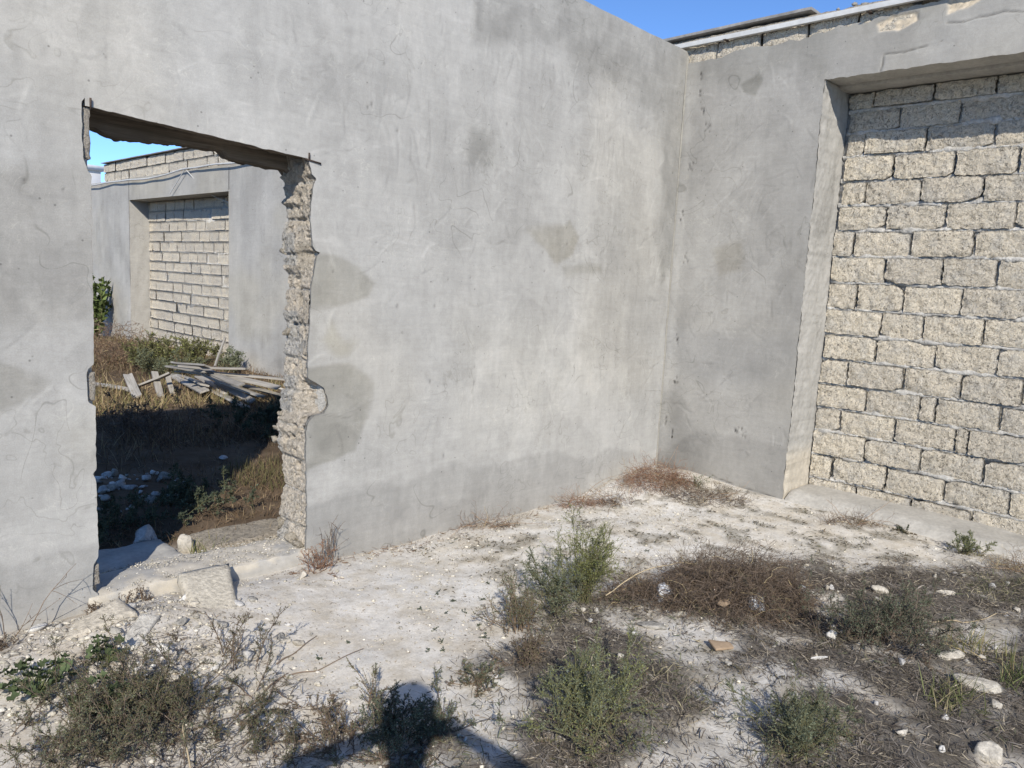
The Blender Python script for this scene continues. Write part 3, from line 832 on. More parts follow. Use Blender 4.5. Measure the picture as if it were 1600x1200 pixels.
# niche soffit: two steps of shuttered concrete
V, F = lumpy_box(XR + .012, XR + .25, NY0, NY1 + .03, 3.176, 3.30, .04, .004, 61, 8, .008)
mk('niche_soffit', V, F, M['concrete'], near, smooth=True)
V, F = lumpy_box(XR + .252, XR + ND + .12, NY0, NY1 + .03, 3.155, 3.30, .04, .004, 62, 8, .012)
mk('niche_soffit', V, F, M['concrete'], near, smooth=True)

def block_mesh(Lb, Hb, D, seed, nx, nz, rough=.011, worn=.013):
    """rough sawn block: front face in the yz plane, facing -x"""
    r = np.random.default_rng(seed)
    u = np.linspace(-1, 1, nx + 1); v = np.linspace(-1, 1, nz + 1)
    U, W = np.meshgrid(u, v, indexing='ij'); U, W = U.ravel(), W.ravel()
    cr = np.maximum(0, r.normal(-.02, .09, 4))                                      # worn corners
    y = U * Lb / 2; z = W * Hb / 2
    for k, (a, b) in enumerate(((-1, -1), (-1, 1), (1, -1), (1, 1))):
        f = np.clip((a * U + b * W) - (2 - cr[k] * 2.5), 0, 1)
        y = y - a * f * Lb * .18; z = z - b * f * Hb * .3
    o = seed * 3.7
    edge = np.maximum(np.abs(U) ** 10, np.abs(W) ** 8)
    y = y + edge * .011 * fbm(W * 4 + o, U * 3 + o, seed, 4)
    z = z + edge * .010 * fbm(U * 9 + o, W * 2 - o, seed + 1, 4)
    x = rough * fbm(U * 3 + o, W * 1.6 + o, seed + 2, 3) + rough * 1.1 * fbm(U * 15 + o, W * 8, seed + 3, 3) + worn * edge * (.4 + .6 * vn(U * 4 + o, W * 3, seed + 4))
    x = x + r.uniform(-.01, .01) + U * r.uniform(-.006, .006) + W * r.uniform(-.005, .005)
    V = np.stack([x, y, z], 1)
    F = gridF(nx, nz, flip=True)
    idx = np.arange((nx + 1) * (nz + 1)).reshape(nx + 1, nz + 1)
    loop = np.concatenate([idx[:-1, 0], idx[-1, :-1], idx[:0:-1, -1], idx[0, :0:-1]])
    B = V[loop].copy(); B[:, 0] = D
    n = len(V); k = len(loop); j = np.arange(k)
    R = np.stack([loop[j], n + j, n + (j + 1) % k, loop[(j + 1) % k]], 1)
    return np.concatenate([V, B]), [F, R]

ROWS = [([2.461, 2.272, 1.854, 1.466], 3.105), ([2.443, 2.074, 1.673, 1.28], 2.937), ([2.436, 2.299, 1.875, 1.44], 2.77), ([2.441, 2.078, 1.665, 1.277], 2.585), ([2.44, 2.258, 1.867, 1.465], 2.40),
        ([2.445, 2.089, 1.68, 1.252], 2.215), ([2.463, 2.307, 1.892, 1.477], 2.02), ([2.461, 2.055, 1.654, 1.317], 1.82), ([2.46, 2.243, 1.899, 1.512], 1.61), ([2.464, 2.04, 1.743, 1.351], 1.41),
        ([2.452, 2.055, 1.639, 1.24], 1.212), ([2.462, 2.241, 1.831, 1.443], 1.012), ([2.464, 2.087, 1.698, 1.59, 1.177], .812), ([2.46, 2.259, 1.853, 1.439, 1.358], .625), ([2.464, 2.047, 1.65, 1.235], .43),
        ([2.464, 2.285, 1.873, 1.466, 1.061], .235), ([2.464, 2.076, 1.673, 1.269], .045)]
r2 = np.random.default_rng(77)
no = origin(near)
FX = XR + ND
for ri, (js, zc) in enumerate(ROWS):
    up = ROWS[ri - 1][1] if ri else 3.24
    dn = ROWS[ri + 1][1] if ri + 1 < len(ROWS) else -.13
    top = min((zc + up) / 2, 3.15); bot = (zc + dn) / 2
    js = list(js)
    while js[-1] > NY0 + .2:
        js.append(js[-1] - r2.uniform(.37, .42))
    js[-1] = NY0
    for k in range(len(js) - 1):
        y1, y0 = js[k], js[k + 1]
        g = r2.uniform(.004, .016)
        Lb, Hb = (y1 - y0) - g, (top - bot) - r2.uniform(.008, .020)
        vis = y1 > .7
        V, F = block_mesh(Lb, Hb, .2, 1000 + ri * 37 + k, max(5, int(Lb / .015)) if vis else 5, 13 if vis else 4)
        b = bpy.data.objects.new('block', raw_mesh('block', V, F, M['block'], smooth=False))
        b.location = Vector((FX + r2.uniform(-.006, .008), (y0 + y1) / 2, (top + bot) / 2 + r2.uniform(-.003, .003))) - near.location
        b.rotation_euler = (r2.normal(0, .006), r2.normal(0, .012), r2.normal(0, .008))
        link(b, near)
# mortar squeezed out of the bed joints
bj = []
for ri in range(len(ROWS) - 1):
    zc = (ROWS[ri][1] + ROWS[ri + 1][1]) / 2
    y = np.linspace(NY0, 2.46, 420)
    pr = fbm(y * 6, y * 0 + ri, 320, 4)
    fr = FX + .020 - .016 * sst(-.1, .45, pr)
    rows = []
    for (dx, dz) in ((.12, .018), (.010, .019), (0, .006), (.002, -.008), (.010, -.019), (.12, -.018)):
        th = 1.0 + 1.1 * fbm(y * 15, y * 0 + ri * 2.2 + dz * 90, 321, 4)
        rows.append(np.stack([fr + dx + .013 * fbm(y * 30, y * 0 + dz * 300 + ri, 322, 4), y, zc + dz * th + .005 * fbm(y * 3, y * 0 + ri, 323, 2)], 1))
    P = np.stack(rows, 0); bj.append((P.reshape(-1, 3), gridF(5, 419)))
V, F = join(bj); mk('mortar_joints', V, F, M['mortar'], near)
V, F = boxVF(FX + .034, FX + .15, NY0, 2.47, -.1, 3.15); mk('mortar_back', V, F, M['mortar'], near)
# concrete ledge at the foot of the niche
V, F = lumpy_box(XR - .03, FX + .1, NY0, 2.475, -.3, .075, .03, .008, 63, 7, .03)
V[:, 2] -= np.where(V[:, 2] > -.05, .02 * sst(1.9, 1.0, V[:, 1]) * (1 + fbm(V[:, 1] * 4, V[:, 0] * 4, 64, 3)) + .06 * sst(XR + .12, XR - .05, V[:, 0]), 0)
V[:, 0] += np.where(V[:, 0] < XR + .15, .04 * fbm(V[:, 1] * 2.5, V[:, 1] * 0, 65, 3) - .03 * sst(1.6, .9, V[:, 1]), 0)
mk('niche_ledge', V, F, M['concrete'], near, smooth=True)
# course of blocks under the coping
y = 3.80; k = 0
while y > -2.7:
    Lb = r2.uniform(.36, .41)
    V, F = block_mesh(Lb - .012, .19, .2, 3000 + k, 14, 6)
    b = bpy.data.objects.new('coping_block', raw_mesh('coping_block', V, F, M['block']))
    b.location = Vector((XR + .022, y - Lb / 2, 3.515)) - near.location
    link(b, near); y -= Lb; k += 1
# crumbly bedding under the coping boards
y = np.linspace(-2.8, 3.86, 420)
rows = []
for (x, z) in ((XR + .03, 3.60), (XR + .0, 3.615), (XR - .005, 3.635), (XR + .02, 3.652), (XR + .3, 3.655), (XR + .5, 3.60)):
    rows.append(np.stack([x + .015 * fbm(y * 16, y * 0 + z * 50, 331, 4), y, z + .012 * fbm(y * 12, y * 0 + x * 40, 332, 4) * (z > 3.61)], 1))
mk('coping_bed', np.stack(rows, 0).reshape(-1, 3), gridF(5, 419, flip=True), M['rubble'], near, col=np.tile([.46, .41, .33], (6 * 420, 1)))
for k, (y0, y1, z, tl) in enumerate(((2.62, 3.95, 3.672, .012), (-.2, .9, 3.68, 0))):
    V, F = lumpy_box(XR - .035, XR + .55, y0, y1, z, z + .024, .05, .002, 66 + k, 5, .006)
    V[:, 2] += -(V[:, 1] - y0) * tl / 1.3
    mk('coping_board', V, F, M['board'], near)
for k in range(46):
    s = r2.uniform(.012, .035)
    Vs, Fs = stone_mesh(s * 1.3, s * 1.2, s * .8, 500 + k, 1)
    yk = r2.uniform(1.0, 2.58)
    mk('coping_rubble', Vs + np.array([XR + r2.uniform(.02, .22), yk, 3.655 + s * .5]), Fs, M['rubble'], near, col=np.tile(r2.choice([.36, .44, .5]) * np.array([1.05, .98, .85]), (len(Vs), 1)))
# corner fillet between the two walls
zz = np.linspace(-.1, 3.5, 300)
rows = [np.stack([XR - .011 + .004 * fbm(zz * 9, zz * 0, 341, 3), np.full(300, YW - .003), zz], 1),
        np.stack([XR - .006 + .004 * fbm(zz * 12, zz * 0, 342, 3), np.full(300, YW - .006), zz], 1),
        np.stack([np.full(300, XR - .004), YW - .013 + .004 * fbm(zz * 9, zz * 0, 343, 3), zz], 1)]
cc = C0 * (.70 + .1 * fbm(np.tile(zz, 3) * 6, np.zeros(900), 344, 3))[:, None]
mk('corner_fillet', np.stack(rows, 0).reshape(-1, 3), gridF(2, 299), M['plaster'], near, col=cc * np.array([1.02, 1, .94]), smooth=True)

# square white trunking along the top of the wall
V, F = lumpy_box(XR - .045, XR - .008, .2, 3.79, 3.584, 3.622, .12, .0012, 71, 3, .004)
V[:, 2] += .008 * np.sin(V[:, 1] * 1.3)
trunk = thing('white_trunking', 'straight white plastic trunking along the top of the right-hand wall', 'trunking', (XR - .03, 2, 3.578))
mk('channel', V, F, M['white'], trunk)
for y in (3.3, 2.2, 1.1):
    V, F = boxVF(XR - .058, XR + .01, y - .012, y + .012, 3.572, 3.577); mk('bracket', V, F, M['iron'], trunk)

# ---- far yard: the same wall carried on
FY0, FY1, FZ, FD = 11.83, 15.97, 2.76, .36
far = thing('far_wall', 'sunlit grey plastered wall with block-filled niche, seen through the doorway', 'wall', (6.1, 11, 0))
def fsheet(y0, y1, z0, z1, st):
    Y, Z = np.meshgrid(np.arange(y0, y1 + st * .5, st), np.linspace(z0, z1, int((z1 - z0) / st) + 2), indexing='ij')
    side_sheet('plaster_face', Y, Z, far, True)
fsheet(3.97, FY0, -.15, 3.17, .04); fsheet(FY1, 24.0, -.15, 3.17, .05); fsheet(FY0, FY1, FZ, 3.17, .04)
V, F = join([boxVF(XR + .03, 6.38, 3.82, FY0 - .03, -.25, 3.165), boxVF(XR + .03, 6.38, FY1 + .03, 24.0, -.25, 3.165), boxVF(XR + .03, 6.38, FY0 - .028, FY1 + .028, FZ + .03, 3.165), boxVF(6.33, 6.378, FY0 - .028, FY1 + .028, -.25, FZ + .028)])
mk('wall_core', V, F, M['mortar'], far)
for y0, s in ((FY0, -1), (FY1, 1)):
    U, Z = np.meshgrid(np.linspace(0, 1, 12), np.linspace(-.1, FZ + .02, 90), indexing='ij'); u, z = U.ravel(), Z.ravel()
    t = .95 + .12 * fbm(u * 3, z * 3, 411, 4) + .08 * fbm(u * 10, z * 14, 412, 3)
    mk('niche_reveal', np.stack([XR + .002 + u * (FD + .03), y0 + .008 * fbm(u * 5, z * 7, 413, 3), z], 1), gridF(11, 89, flip=s < 0), M['plaster'], far, col=C0 * t[:, None], smooth=True)
V, F = lumpy_box(XR + .004, XR + FD + .05, FY0 - .02, FY1 + .02, FZ + .004, FZ + .026, .1, .002, 414, 5, .004)
mk('niche_soffit', V, F, M['concrete'], far)
protos = []
for k in range(14):
    V, F = block_mesh(1, 1, 1, 700 + k, 8, 4, .03, .03)
    V[:, 1] = np.clip(V[:, 1], -.5, .5); V[:, 2] = np.clip(V[:, 2], -.5, .5)
    protos.append(raw_mesh('block', V, F, M['block']))
def wall_blocks(y0, y1, z0, z1, pitch, face, name):
    rows = int(round((z1 - z0) / pitch)); ph = (z1 - z0) / rows
    for i in range(rows):
        y = y0 - (r2.uniform(.0, .2) if i % 2 else .2 + r2.uniform(0, .1))
        first = True
        while y < y1 - .05:
            Lb = r2.uniform(.36, .42)
            a, b_ = max(y, y0), min(y + Lb, y1)
            y += Lb
            if b_ - a < .05: continue
            o = bpy.data.objects.new(name, protos[int(r2.integers(14))])
            o.scale = (.2, b_ - a - r2.uniform(.004, .014), ph - r2.uniform(.008, .022))
            o.location = Vector((face + r2.uniform(-.008, .012), (a + b_) / 2, z0 + (i + .5) * ph)) - far.location
            o.rotation_euler = (r2.normal(0, .01), r2.normal(0, .02), r2.normal(0, .012))
            link(o, far)
wall_blocks(FY0 + .01, FY1 - .01, -.08, FZ - .005, .189, XR + FD, 'block')
wall_blocks(9.4, 17.4, 3.175, 3.535, .18, XR + .03, 'coping_block')
V, F = boxVF(XR + FD + .017, XR + FD + .1, FY0, FY1, -.1, FZ); mk('mortar_back', V, F, M['mortar'], far)
V, F = boxVF(XR + .06, XR + .22, 9.41, 17.38, 3.167, 3.52); mk('mortar_back', V, F, M['mortar'], far)
V, F = lumpy_box(XR - .02, XR + .3, 9.3, 17.42, 3.54, 3.558, .1, .003, 415, 5, .005); mk('coping_board', V, F, M['board'], far)

# ------------------------------------------------------------------ tubes and cables
def tube(P, rad, k=6):
    P = np.asarray(P, float); n = len(P)
    T = np.gradient(P, axis=0); T /= np.linalg.norm(T, axis=1, keepdims=True) + 1e-9
    ref = np.where(np.abs(T[:, 2:3]) > .9, np.array([[1., 0, 0]]), np.array([[0, 0, 1.]]))
    A = np.cross(T, ref); A /= np.linalg.norm(A, axis=1, keepdims=True); B = np.cross(T, A)
    rad = np.broadcast_to(np.asarray(rad, float), (n,))
    ang = np.arange(k) / k * 2 * math.pi
    V = P[:, None, :] + rad[:, None, None] * (np.cos(ang)[None, :, None] * A[:, None, :] + np.sin(ang)[None, :, None] * B[:, None, :])
    i = np.arange(n - 1)[:, None] * k; j = np.arange(k)[None, :]
    F = np.stack([(i + j).ravel(), (i + (j + 1) % k).ravel(), (i + k + (j + 1) % k).ravel(), (i + k + j).ravel()], 1)
    return V.reshape(-1, 3), F

y = np.linspace(24, 9.5, 200)
P = np.stack([np.full_like(y, XR - .05) - .02 * np.abs(np.sin(y * 1.7)), y, 3.12 + .05 * sst(14.6, 13.2, y) + .012 * np.sin(y * 1.6) + .004 * np.sin(y * 5.3)], 1)
V, F = tube(P, .015, 8)
tag(mk('white_hose', V, F, M['white'], smooth=True), 'wavy white hose strung along the far wall below its block coping', 'hose')
for (p, q, sag) in (((5.69, 13.3, 3.17), (5.69, 13.9, 2.80), .0), ((5.69, 13.25, 3.17), (6.08, 12.3, 2.62), .12)):
    t = np.linspace(0, 1, 24)[:, None]; P = np.array(p) * (1 - t) + np.array(q) * t; P[:, 2] -= sag * np.sin(t[:, 0] * math.pi)
    V, F = tube(P, .008, 5)
    tag(mk('hanging_cable', V, F, M['white'], smooth=True), 'thin pale cable dangling straight down over the far niche edge' if sag == 0 else 'thin pale cable curving from the hose into the far niche', 'cable')

# ------------------------------------------------------------------ white house behind the far wall
hs = thing('white_house', 'white rendered house rising beyond the far wall at the left of the doorway', 'house', (12.0, 37.0, 0))
V, F = boxVF(8.0, 12.0, 36.5, 44, -.2, 5.35); mk('wall', V, F, M['whitewall'], hs)
V, F = boxVF(7.85, 12.15, 36.35, 44.15, 5.351, 5.55); mk('roof_slab', V, F, M['whitewall'], hs)
for y in (37.6, 40.4):
    V, F = boxVF(7.96, 8.04, y, y + 1.2, 2.6, 4.0); w = mk('window', V, F, M['board'], hs)
    V, F = boxVF(7.9, 7.958, y - .05, y + 1.25, 2.52, 2.595); mk('sill', V, F, M['concrete'], w)

# ------------------------------------------------------------------ weathered planks heaped by the far wall
PLK = [  # end, end, width, look
    ((4.45, 10.89, .03), (3.95, 8.72, .10), .13, 'long grey plank, leftmost of the fanned ones, its end tipped towards the yard'),
    ((4.46, 10.58, .05), (4.03, 8.90, .15), .13, 'grey plank second in the fan, snapped off halfway down'),
    ((4.32, 9.70, .03), (4.06, 7.94, .04), .15, 'wide pale plank lying lowest, reaching out nearest to the shade'),
    ((4.36, 9.80, .12), (4.27, 8.80, .06), .13, 'short grey plank lying flat in the middle of the fan'),
    ((4.02, 9.10, .36), (4.10, 8.10, .26), .10, 'pale square-edged batten on top of the heap sloping to the right'),
    ((4.23, 9.34, .22), (4.36, 8.10, .10), .11, 'bright sunlit plank running down the middle of the heap'),
    ((4.33, 9.23, .15), (4.26, 8.16, .04), .10, 'narrow dark-edged plank just below the bright sunlit one'),
    ((4.14, 8.75, .30), (4.52, 8.05, .20), .11, 'plank crossing the right half of the heap on its edge'),
    ((4.40, 8.80, .22), (4.80, 8.25, .11), .11, 'grey plank at the right side of the heap with a notched end'),
    ((4.50, 8.85, .12), (4.76, 8.30, .05), .07, 'short thin strip low at the right end of the heap'),
    ((3.90, 9.62, .30), (3.98, 8.70, .35), .10, 'plank lying level across the top left of the heap'),
    ((3.72, 8.90, .40), (4.30, 8.42, .40), .11, 'topmost plank lying crosswise on the heap'),
    ((3.86, 9.37, .385), (3.90, 8.55, .425), .09, 'narrow board poking up behind the topmost plank'),
    ((4.05, 8.75, .33), (4.80, 8.30, .24), .13, 'long dark-shadowed board overhanging the right end of the heap'),
    ((4.00, 9.60, .24), (4.06, 8.80, .28), .10, 'plank wedged under the level top-left one'),
    ((4.42, 9.45, .30), (4.58, 9.52, .66), .03, 'thin pale stick standing up out of the heap'),
    ((3.40, 9.55, .04), (3.78, 9.30, .27), .10, 'short plank leaning up at the left side of the heap'),
    ((3.42, 9.62, .22), (3.32, 9.05, .05), .12, 'wide short board propped at the far left of the heap'),
    ((3.62, 9.15, .02), (3.70, 9.55, .25), .09, 'board propped on end just right of the leaning pair'),
    ((3.82, 9.30, .02), (3.90, 9.66, .18), .07, 'small dark board stump standing beside the leaning planks'),
    ((3.20, 10.35, .05), (3.45, 9.50, .04), .08, 'single pale plank lying alone in the grass left of the heap'),
]
for i, (a, b_, w, lab) in enumerate(PLK):
    a, b_ = Vector(a), Vector(b_)
    d = b_ - a; L = d.length; th = .024; w = w * .85
    r = np.random.default_rng(800 + i)
    V, F = lumpy_box(-L / 2, L / 2, -w / 2, w / 2, -th / 2, th / 2, .06, .004, 900 + i, 5, .004)
    V[:, 2] += .01 * np.sin(V[:, 0] / L * 3 + i); V[:, 0] += (np.abs(V[:, 0]) > L * .49) * .03 * fbm(V[:, 1] * 40, V[:, 2] * 0 + i, 950, 2)
    o = bpy.data.objects.new('plank', raw_mesh('plank', V, F, M['wood']))
    xa = d.normalized(); ya = Vector((0, 0, 1)).cross(xa).normalized(); za = xa.cross(ya)
    roll = Matrix.Rotation(float(r.normal(0, .35)), 3, 'X')
    o.matrix_world = Matrix.Translation((a + b_) / 2 + Vector((0, 0, .02))) @ (Matrix((xa, ya, za)).transposed() @ roll).to_4x4()
    link(o); tag(o, lab, 'plank', 'planks heaped beside the far wall')

# ------------------------------------------------------------------ stones, slabs, scraps
STONEC = {'white': (.56, .545, .51), 'pale': (.46, .425, .36), 'grey': (.34, .325, .29), 'tan': (.48, .38, .27), 'dim': (.46, .45, .43)}
def stone(x, y, rx, ry, rz, colour, label, seed, rz_rot=0., name='stone', group=None, sink=.35, sub=3, rough=.2, cut=8):
    V, F = stone_mesh(rx, ry, rz, seed, sub, rough, cut)
    c, s = math.cos(rz_rot), math.sin(rz_rot)
    V = V @ np.array([[c, s, 0], [-s, c, 0], [0, 0, 1]])
    col = np.array(STONEC[colour]) * (1 + .15 * fbm3(V * 25 + seed, seed)[:, None] - .18 * sst(.1, .4, fbm3(V * 12 + seed, seed + 2))[:, None])
    V = V + np.array([x, y, gh(x, y) - V[:, 2].min() - rz * sink])
    o = mk(name, V, F, M['stone'], col=col, smooth=False)
    return tag(o, label, 'stone', group)

stone(3.52, .63, .105, .07, .055, 'pale', 'largest pale limestone lump among the dry litter at the right', 1, -.75)
stone(3.76, .76, .085, .05, .04, 'pale', 'flat pale stone just behind the largest lump at the right', 2, -.75, sink=.6)
stone(3.43, .545, .045, .035, .03, 'pale', 'small pale stone touching the near side of the largest lump', 3, .3)
stone(3.03, .46, .055, .06, .06, 'pale', 'pale upright stone cut by the bottom edge at the right', 4, .5)
stone(2.60, 1.76, .032, .028, .028, 'pale', 'small yellowish stone beside the grey-green bush', 5, .6)
stone(3.21, 1.84, .045, .032, .024, 'pale', 'smooth oval pale stone at the left foot of the dry brown bush', 6, -.7)
stone(3.53, 1.22, .036, .034, .034, 'white', 'bright white lump right of the dry brown bush', 7, .2)
stone(4.24, 1.26, .06, .04, .035, 'pale', 'yellowish stone behind the dark green bush', 8, -.6)
stone(4.10, 1.45, .03, .024, .022, 'white', 'small white stone behind the right end of the dry brown bush', 9, .1)
stone(3.02, 1.88, .09, .05, .03, 'grey', 'half-buried grey stone left of the dry brown bush', 10, -.9, sink=.9)
stone(3.17, .65, .018, .016, .014, 'white', 'tiny white pebble near the largest lump', 11)
stone(2.93, .73, .045, .03, .02, 'pale', 'low pale stone half sunk in litter near the bottom right', 12, -.5, sink=.8)
stone(2.94, .60, .022, .018, .02, 'white', 'round white pebble at the bottom right edge', 13)
stone(3.85, 1.12, .028, .02, .02, 'white', 'small white stone at the near edge of the dark green bush', 14)
stone(4.55, 1.0, .07, .03, .02, 'pale', 'flat pale stone on the litter under the niche ledge', 15, -.8, sink=.6)
stone(4.62, .62, .045, .03, .022, 'white', 'white stone near the right edge below the niche', 16, -.8)
stone(2.62, 1.22, .05, .03, .02, 'pale', 'low pale stone behind the grey-green bush at the bottom', 17, -.8, sink=.7)
stone(2.34, 2.03, .05, .04, .02, 'grey', 'flat grey stone between the two green weeds', 18, .3, sink=.8)
stone(2.92, 1.13, .03, .022, .018, 'white', 'small chalk lump on the bare chalk patch', 19)
stone(3.28, 1.18, .045, .02, .016, 'white', 'thin chalk flake in front of the dry brown bush', 20, -.8, sink=.6)
stone(2.08, 3.44, .035, .03, .035, 'pale', 'pale stone beside the red dried weed at the jamb', 21, .3)
stone(1.78, 4.16, .055, .045, .075, 'pale', 'sunlit pale stone standing just inside the doorway', 22, .4)
stone(1.66, 4.42, .095, .075, .08, 'dim', 'round grey boulder in the shade just inside the doorway', 23, .5)
stone(2.90, 6.05, .05, .04, .03, 'white', 'lone white stone in the middle of the shaded yard', 24)
stone(1.98, 5.98, .05, .04, .04, 'white', 'white stone on top at the back of the shaded rubble', 25)
stone(1.20, 3.02, .04, .03, .025, 'white', 'white stone below the leaning slab pieces', 26)
stone(.72, 2.42, .05, .04, .03, 'pale', 'pale stone among the weeds at the bottom left', 27)
# clay tile shard and scraps
V, F = lumpy_box(-.05, .05, -.03, .03, -.007, .007, .012, .004, 331, 20, .006)
V[:, 1] *= (1 - .35 * (V[:, 0] / .06)); ca, sa = math.cos(-.55), math.sin(-.55)
V = V @ np.array([[ca, sa, 0], [-sa, ca, 0], [0, 0, 1]]); V[:, 2] += .15 * (V[:, 1])
o = mk('tile_shard', V + np.array([3.06, 1.53, gh(3.06, 1.53) + .022]), F, M['tile']); tag(o, 'ochre clay tile shard in front of the dry brown bush', 'shard')
V, F = lumpy_box(-.03, .03, -.02, .02, -.008, .008, .01, .003, 333, 20, .004)
o = mk('tile_shard', V + np.array([3.30, 1.66, gh(3.3, 1.66) + .10]), F, M['tile']); tag(o, 'small pinkish shard caught in the dry brown bush', 'shard')
for (x, y, s, sd_, lab) in ((3.29, 1.99, .06, 41, 'crumpled translucent plastic film beside the dry brown bush'), (3.50, 1.58, .05, 42, 'crumpled white scrap lodged in front of the dry brown bush'), (3.86, 1.52, .03, 43, 'small white scrap at the right side of the dry brown bush')):
    V, F = stone_mesh(s, s * .8, s * .8, sd_, 3, .55, 3)
    V = V * (1 + .35 * np.abs(fbm3(V * 45, sd_))[:, None])
    o = mk('plastic_scrap', V + np.array([x, y, gh(x, y) + s * .7 + (.05 if sd_ > 41 else 0)]), F, M['plastic']); tag(o, lab, 'scrap')

def slab(name, corners, th, colour, label, seed):
    """broken flat slab given by its top corners"""
    C = np.array(corners, float); n = 14
    u = np.linspace(0, 1, n + 1); U, W = np.meshgrid(u, u, indexing='ij'); U, W = U.ravel()[:, None], W.ravel()[:, None]
    P = C[0] * (1 - U) * (1 - W) + C[1] * U * (1 - W) + C[2] * U * W + C[3] * (1 - U) * W
    nr = np.cross(C[1] - C[0], C[3] - C[0]); nr /= np.linalg.norm(nr)
    if nr[2] < 0: nr = -nr
    e = np.maximum(np.abs(U * 2 - 1), np.abs(W * 2 - 1))[:, 0]
    cen = C.mean(0)
    P = P + (P - cen) * (e > .98)[:, None] * .06 * fbm3(P * 22, seed)[:, None] - nr * (.012 * sst(.85, 1, e))[:, None] + nr * .003 * fbm3(P * 30, seed + 3)[:, None]
    idx = np.arange((n + 1) ** 2).reshape(n + 1, n + 1)
    loop = np.concatenate([idx[:-1, 0], idx[-1, :-1], idx[:0:-1, -1], idx[0, :0:-1]])
    B = P[loop] - nr * th; m = len(P); k = len(loop); j = np.arange(k)
    F = [gridF(n, n), np.stack([loop[j], m + j, m + (j + 1) % k, loop[(j + 1) % k]], 1)]
    V = np.concatenate([P, B])
    c = np.array(colour) * (1 + .14 * fbm3(V * 18, seed)[:, None])
    c = c * (1 - .3 * sst(.0, .4, fbm3(V * 9 + 3, seed + 9))[:, None])
    return tag(mk(name, V, F, M['stone'], col=c), label, 'slab')

slab('stone_slab', [(1.500, 3.60, .115), (1.757, 3.60, .11), (1.592, 3.14, .012), (1.40, 3.175, .012)], .05, (.49, .45, .37), 'squarish beige stone slab leaning against the front of the threshold', 61)
slab('stone_slab', [(.98, 3.45, .06), (1.19, 3.50, .11), (1.20, 3.33, .10), (.90, 3.31, .06)], .05, (.50, .455, .375), 'flat beige slab fragment lying left of the leaning square slab', 62)
slab('stone_slab', [(1.22, 3.30, .10), (1.29, 3.27, .08), (1.11, 3.07, .05), (1.03, 3.10, .06)], .04, (.52, .495, .44), 'narrow white slab fragment in front of the flat beige one', 63)
V, F = lumpy_box(1.85, 2.42, 4.02, 4.34, -.1, .035, .03, .02, 64, 8, .03)
tag(mk('stone_ledge', V, F, M['rubble'], col=np.array([.47, .41, .32]) * (1 + .2 * fbm3(V * 20, 64)[:, None]), smooth=True), 'sunlit beige ledge of rough stone just behind the threshold', 'ledge')
V, F = lumpy_box(.9, 1.72, 4.02, 4.40, -.1, .03, .03, .02, 65, 8, .03)
tag(mk('stone_ledge', V, F, M['concrete'], smooth=True), 'shaded grey concrete ledge behind the left of the threshold', 'ledge')
# shaded rubble heap beyond the doorway
r = np.random.default_rng(90)
for i in range(110):
    a = r.uniform(0, 2 * math.pi); q = math.sqrt(r.uniform(0, 1))
    x, y = 1.82 + q * .48 * math.cos(a), 5.42 + q * .42 * math.sin(a)
    s = .014 + .06 * r.uniform() ** 2
    stone(x, y, s, s * r.uniform(.5, .9), s * r.uniform(.3, .6), r.choice(['white', 'dim', 'grey']), 'pale broken chunk in the shaded rubble heap beyond the doorway', 400 + i, r.uniform(0, 3), 'rubble_chunk', 'chunks of the shaded rubble heap', .2, 2, .18, 8)
r = np.random.default_rng(92)
for i in range(46):
    x, y = r.uniform(.72, 1.75), r.uniform(2.75, 3.55)
    s = r.uniform(.014, .04)
    stone(x, y, s * 1.2, s * r.uniform(.6, 1), s * r.uniform(.4, .7), r.choice(['white', 'pale', 'dim', 'grey']), 'angular pale chip in the rubble at the foot of the left wall', 600 + i, r.uniform(0, 3), 'rubble_chunk', 'chips of the rubble below the left wall', .25, 2, .15, 8)
# stray pale stones over the litter
r = np.random.default_rng(91)
for i in range(60):
    x, y = r.uniform(2.0, 5.2), r.uniform(.3, 2.3)
    if poly_sd(np.array([x]), np.array([y]), LIT)[0] > 0 or x + y < 2.9: continue
    s = r.uniform(.012, .028)
    stone(x, y, s, s * .8, s * .7, r.choice(['dim', 'pale', 'grey']), 'small stray pale pebble lying loose on the dry litter', 470 + i, r.uniform(0, 3), 'pebble', 'stray pebbles on the litter', .3, 2, .2, 7)

# ------------------------------------------------------------------ plant builders
def polylines(base, dirs, L, K, curl, droop, r):
    """N curved stems: base (N,3), dirs (N,3), L (N,) -> (N,K,3)"""
    N_ = len(base); P = np.zeros((N_, K, 3)); P[:, 0] = base
    d = dirs / np.linalg.norm(dirs, axis=1, keepdims=True)
    w = r.normal(0, curl, (N_, 3))
    for k in range(1, K):
        d = d + w / K * 1.5 + r.normal(0, curl * .35, (N_, 3)); d[:, 2] -= droop / K
        d /= np.linalg.norm(d, axis=1, keepdims=True)
        P[:, k] = P[:, k - 1] + d * (L / (K - 1))[:, None]
    return P

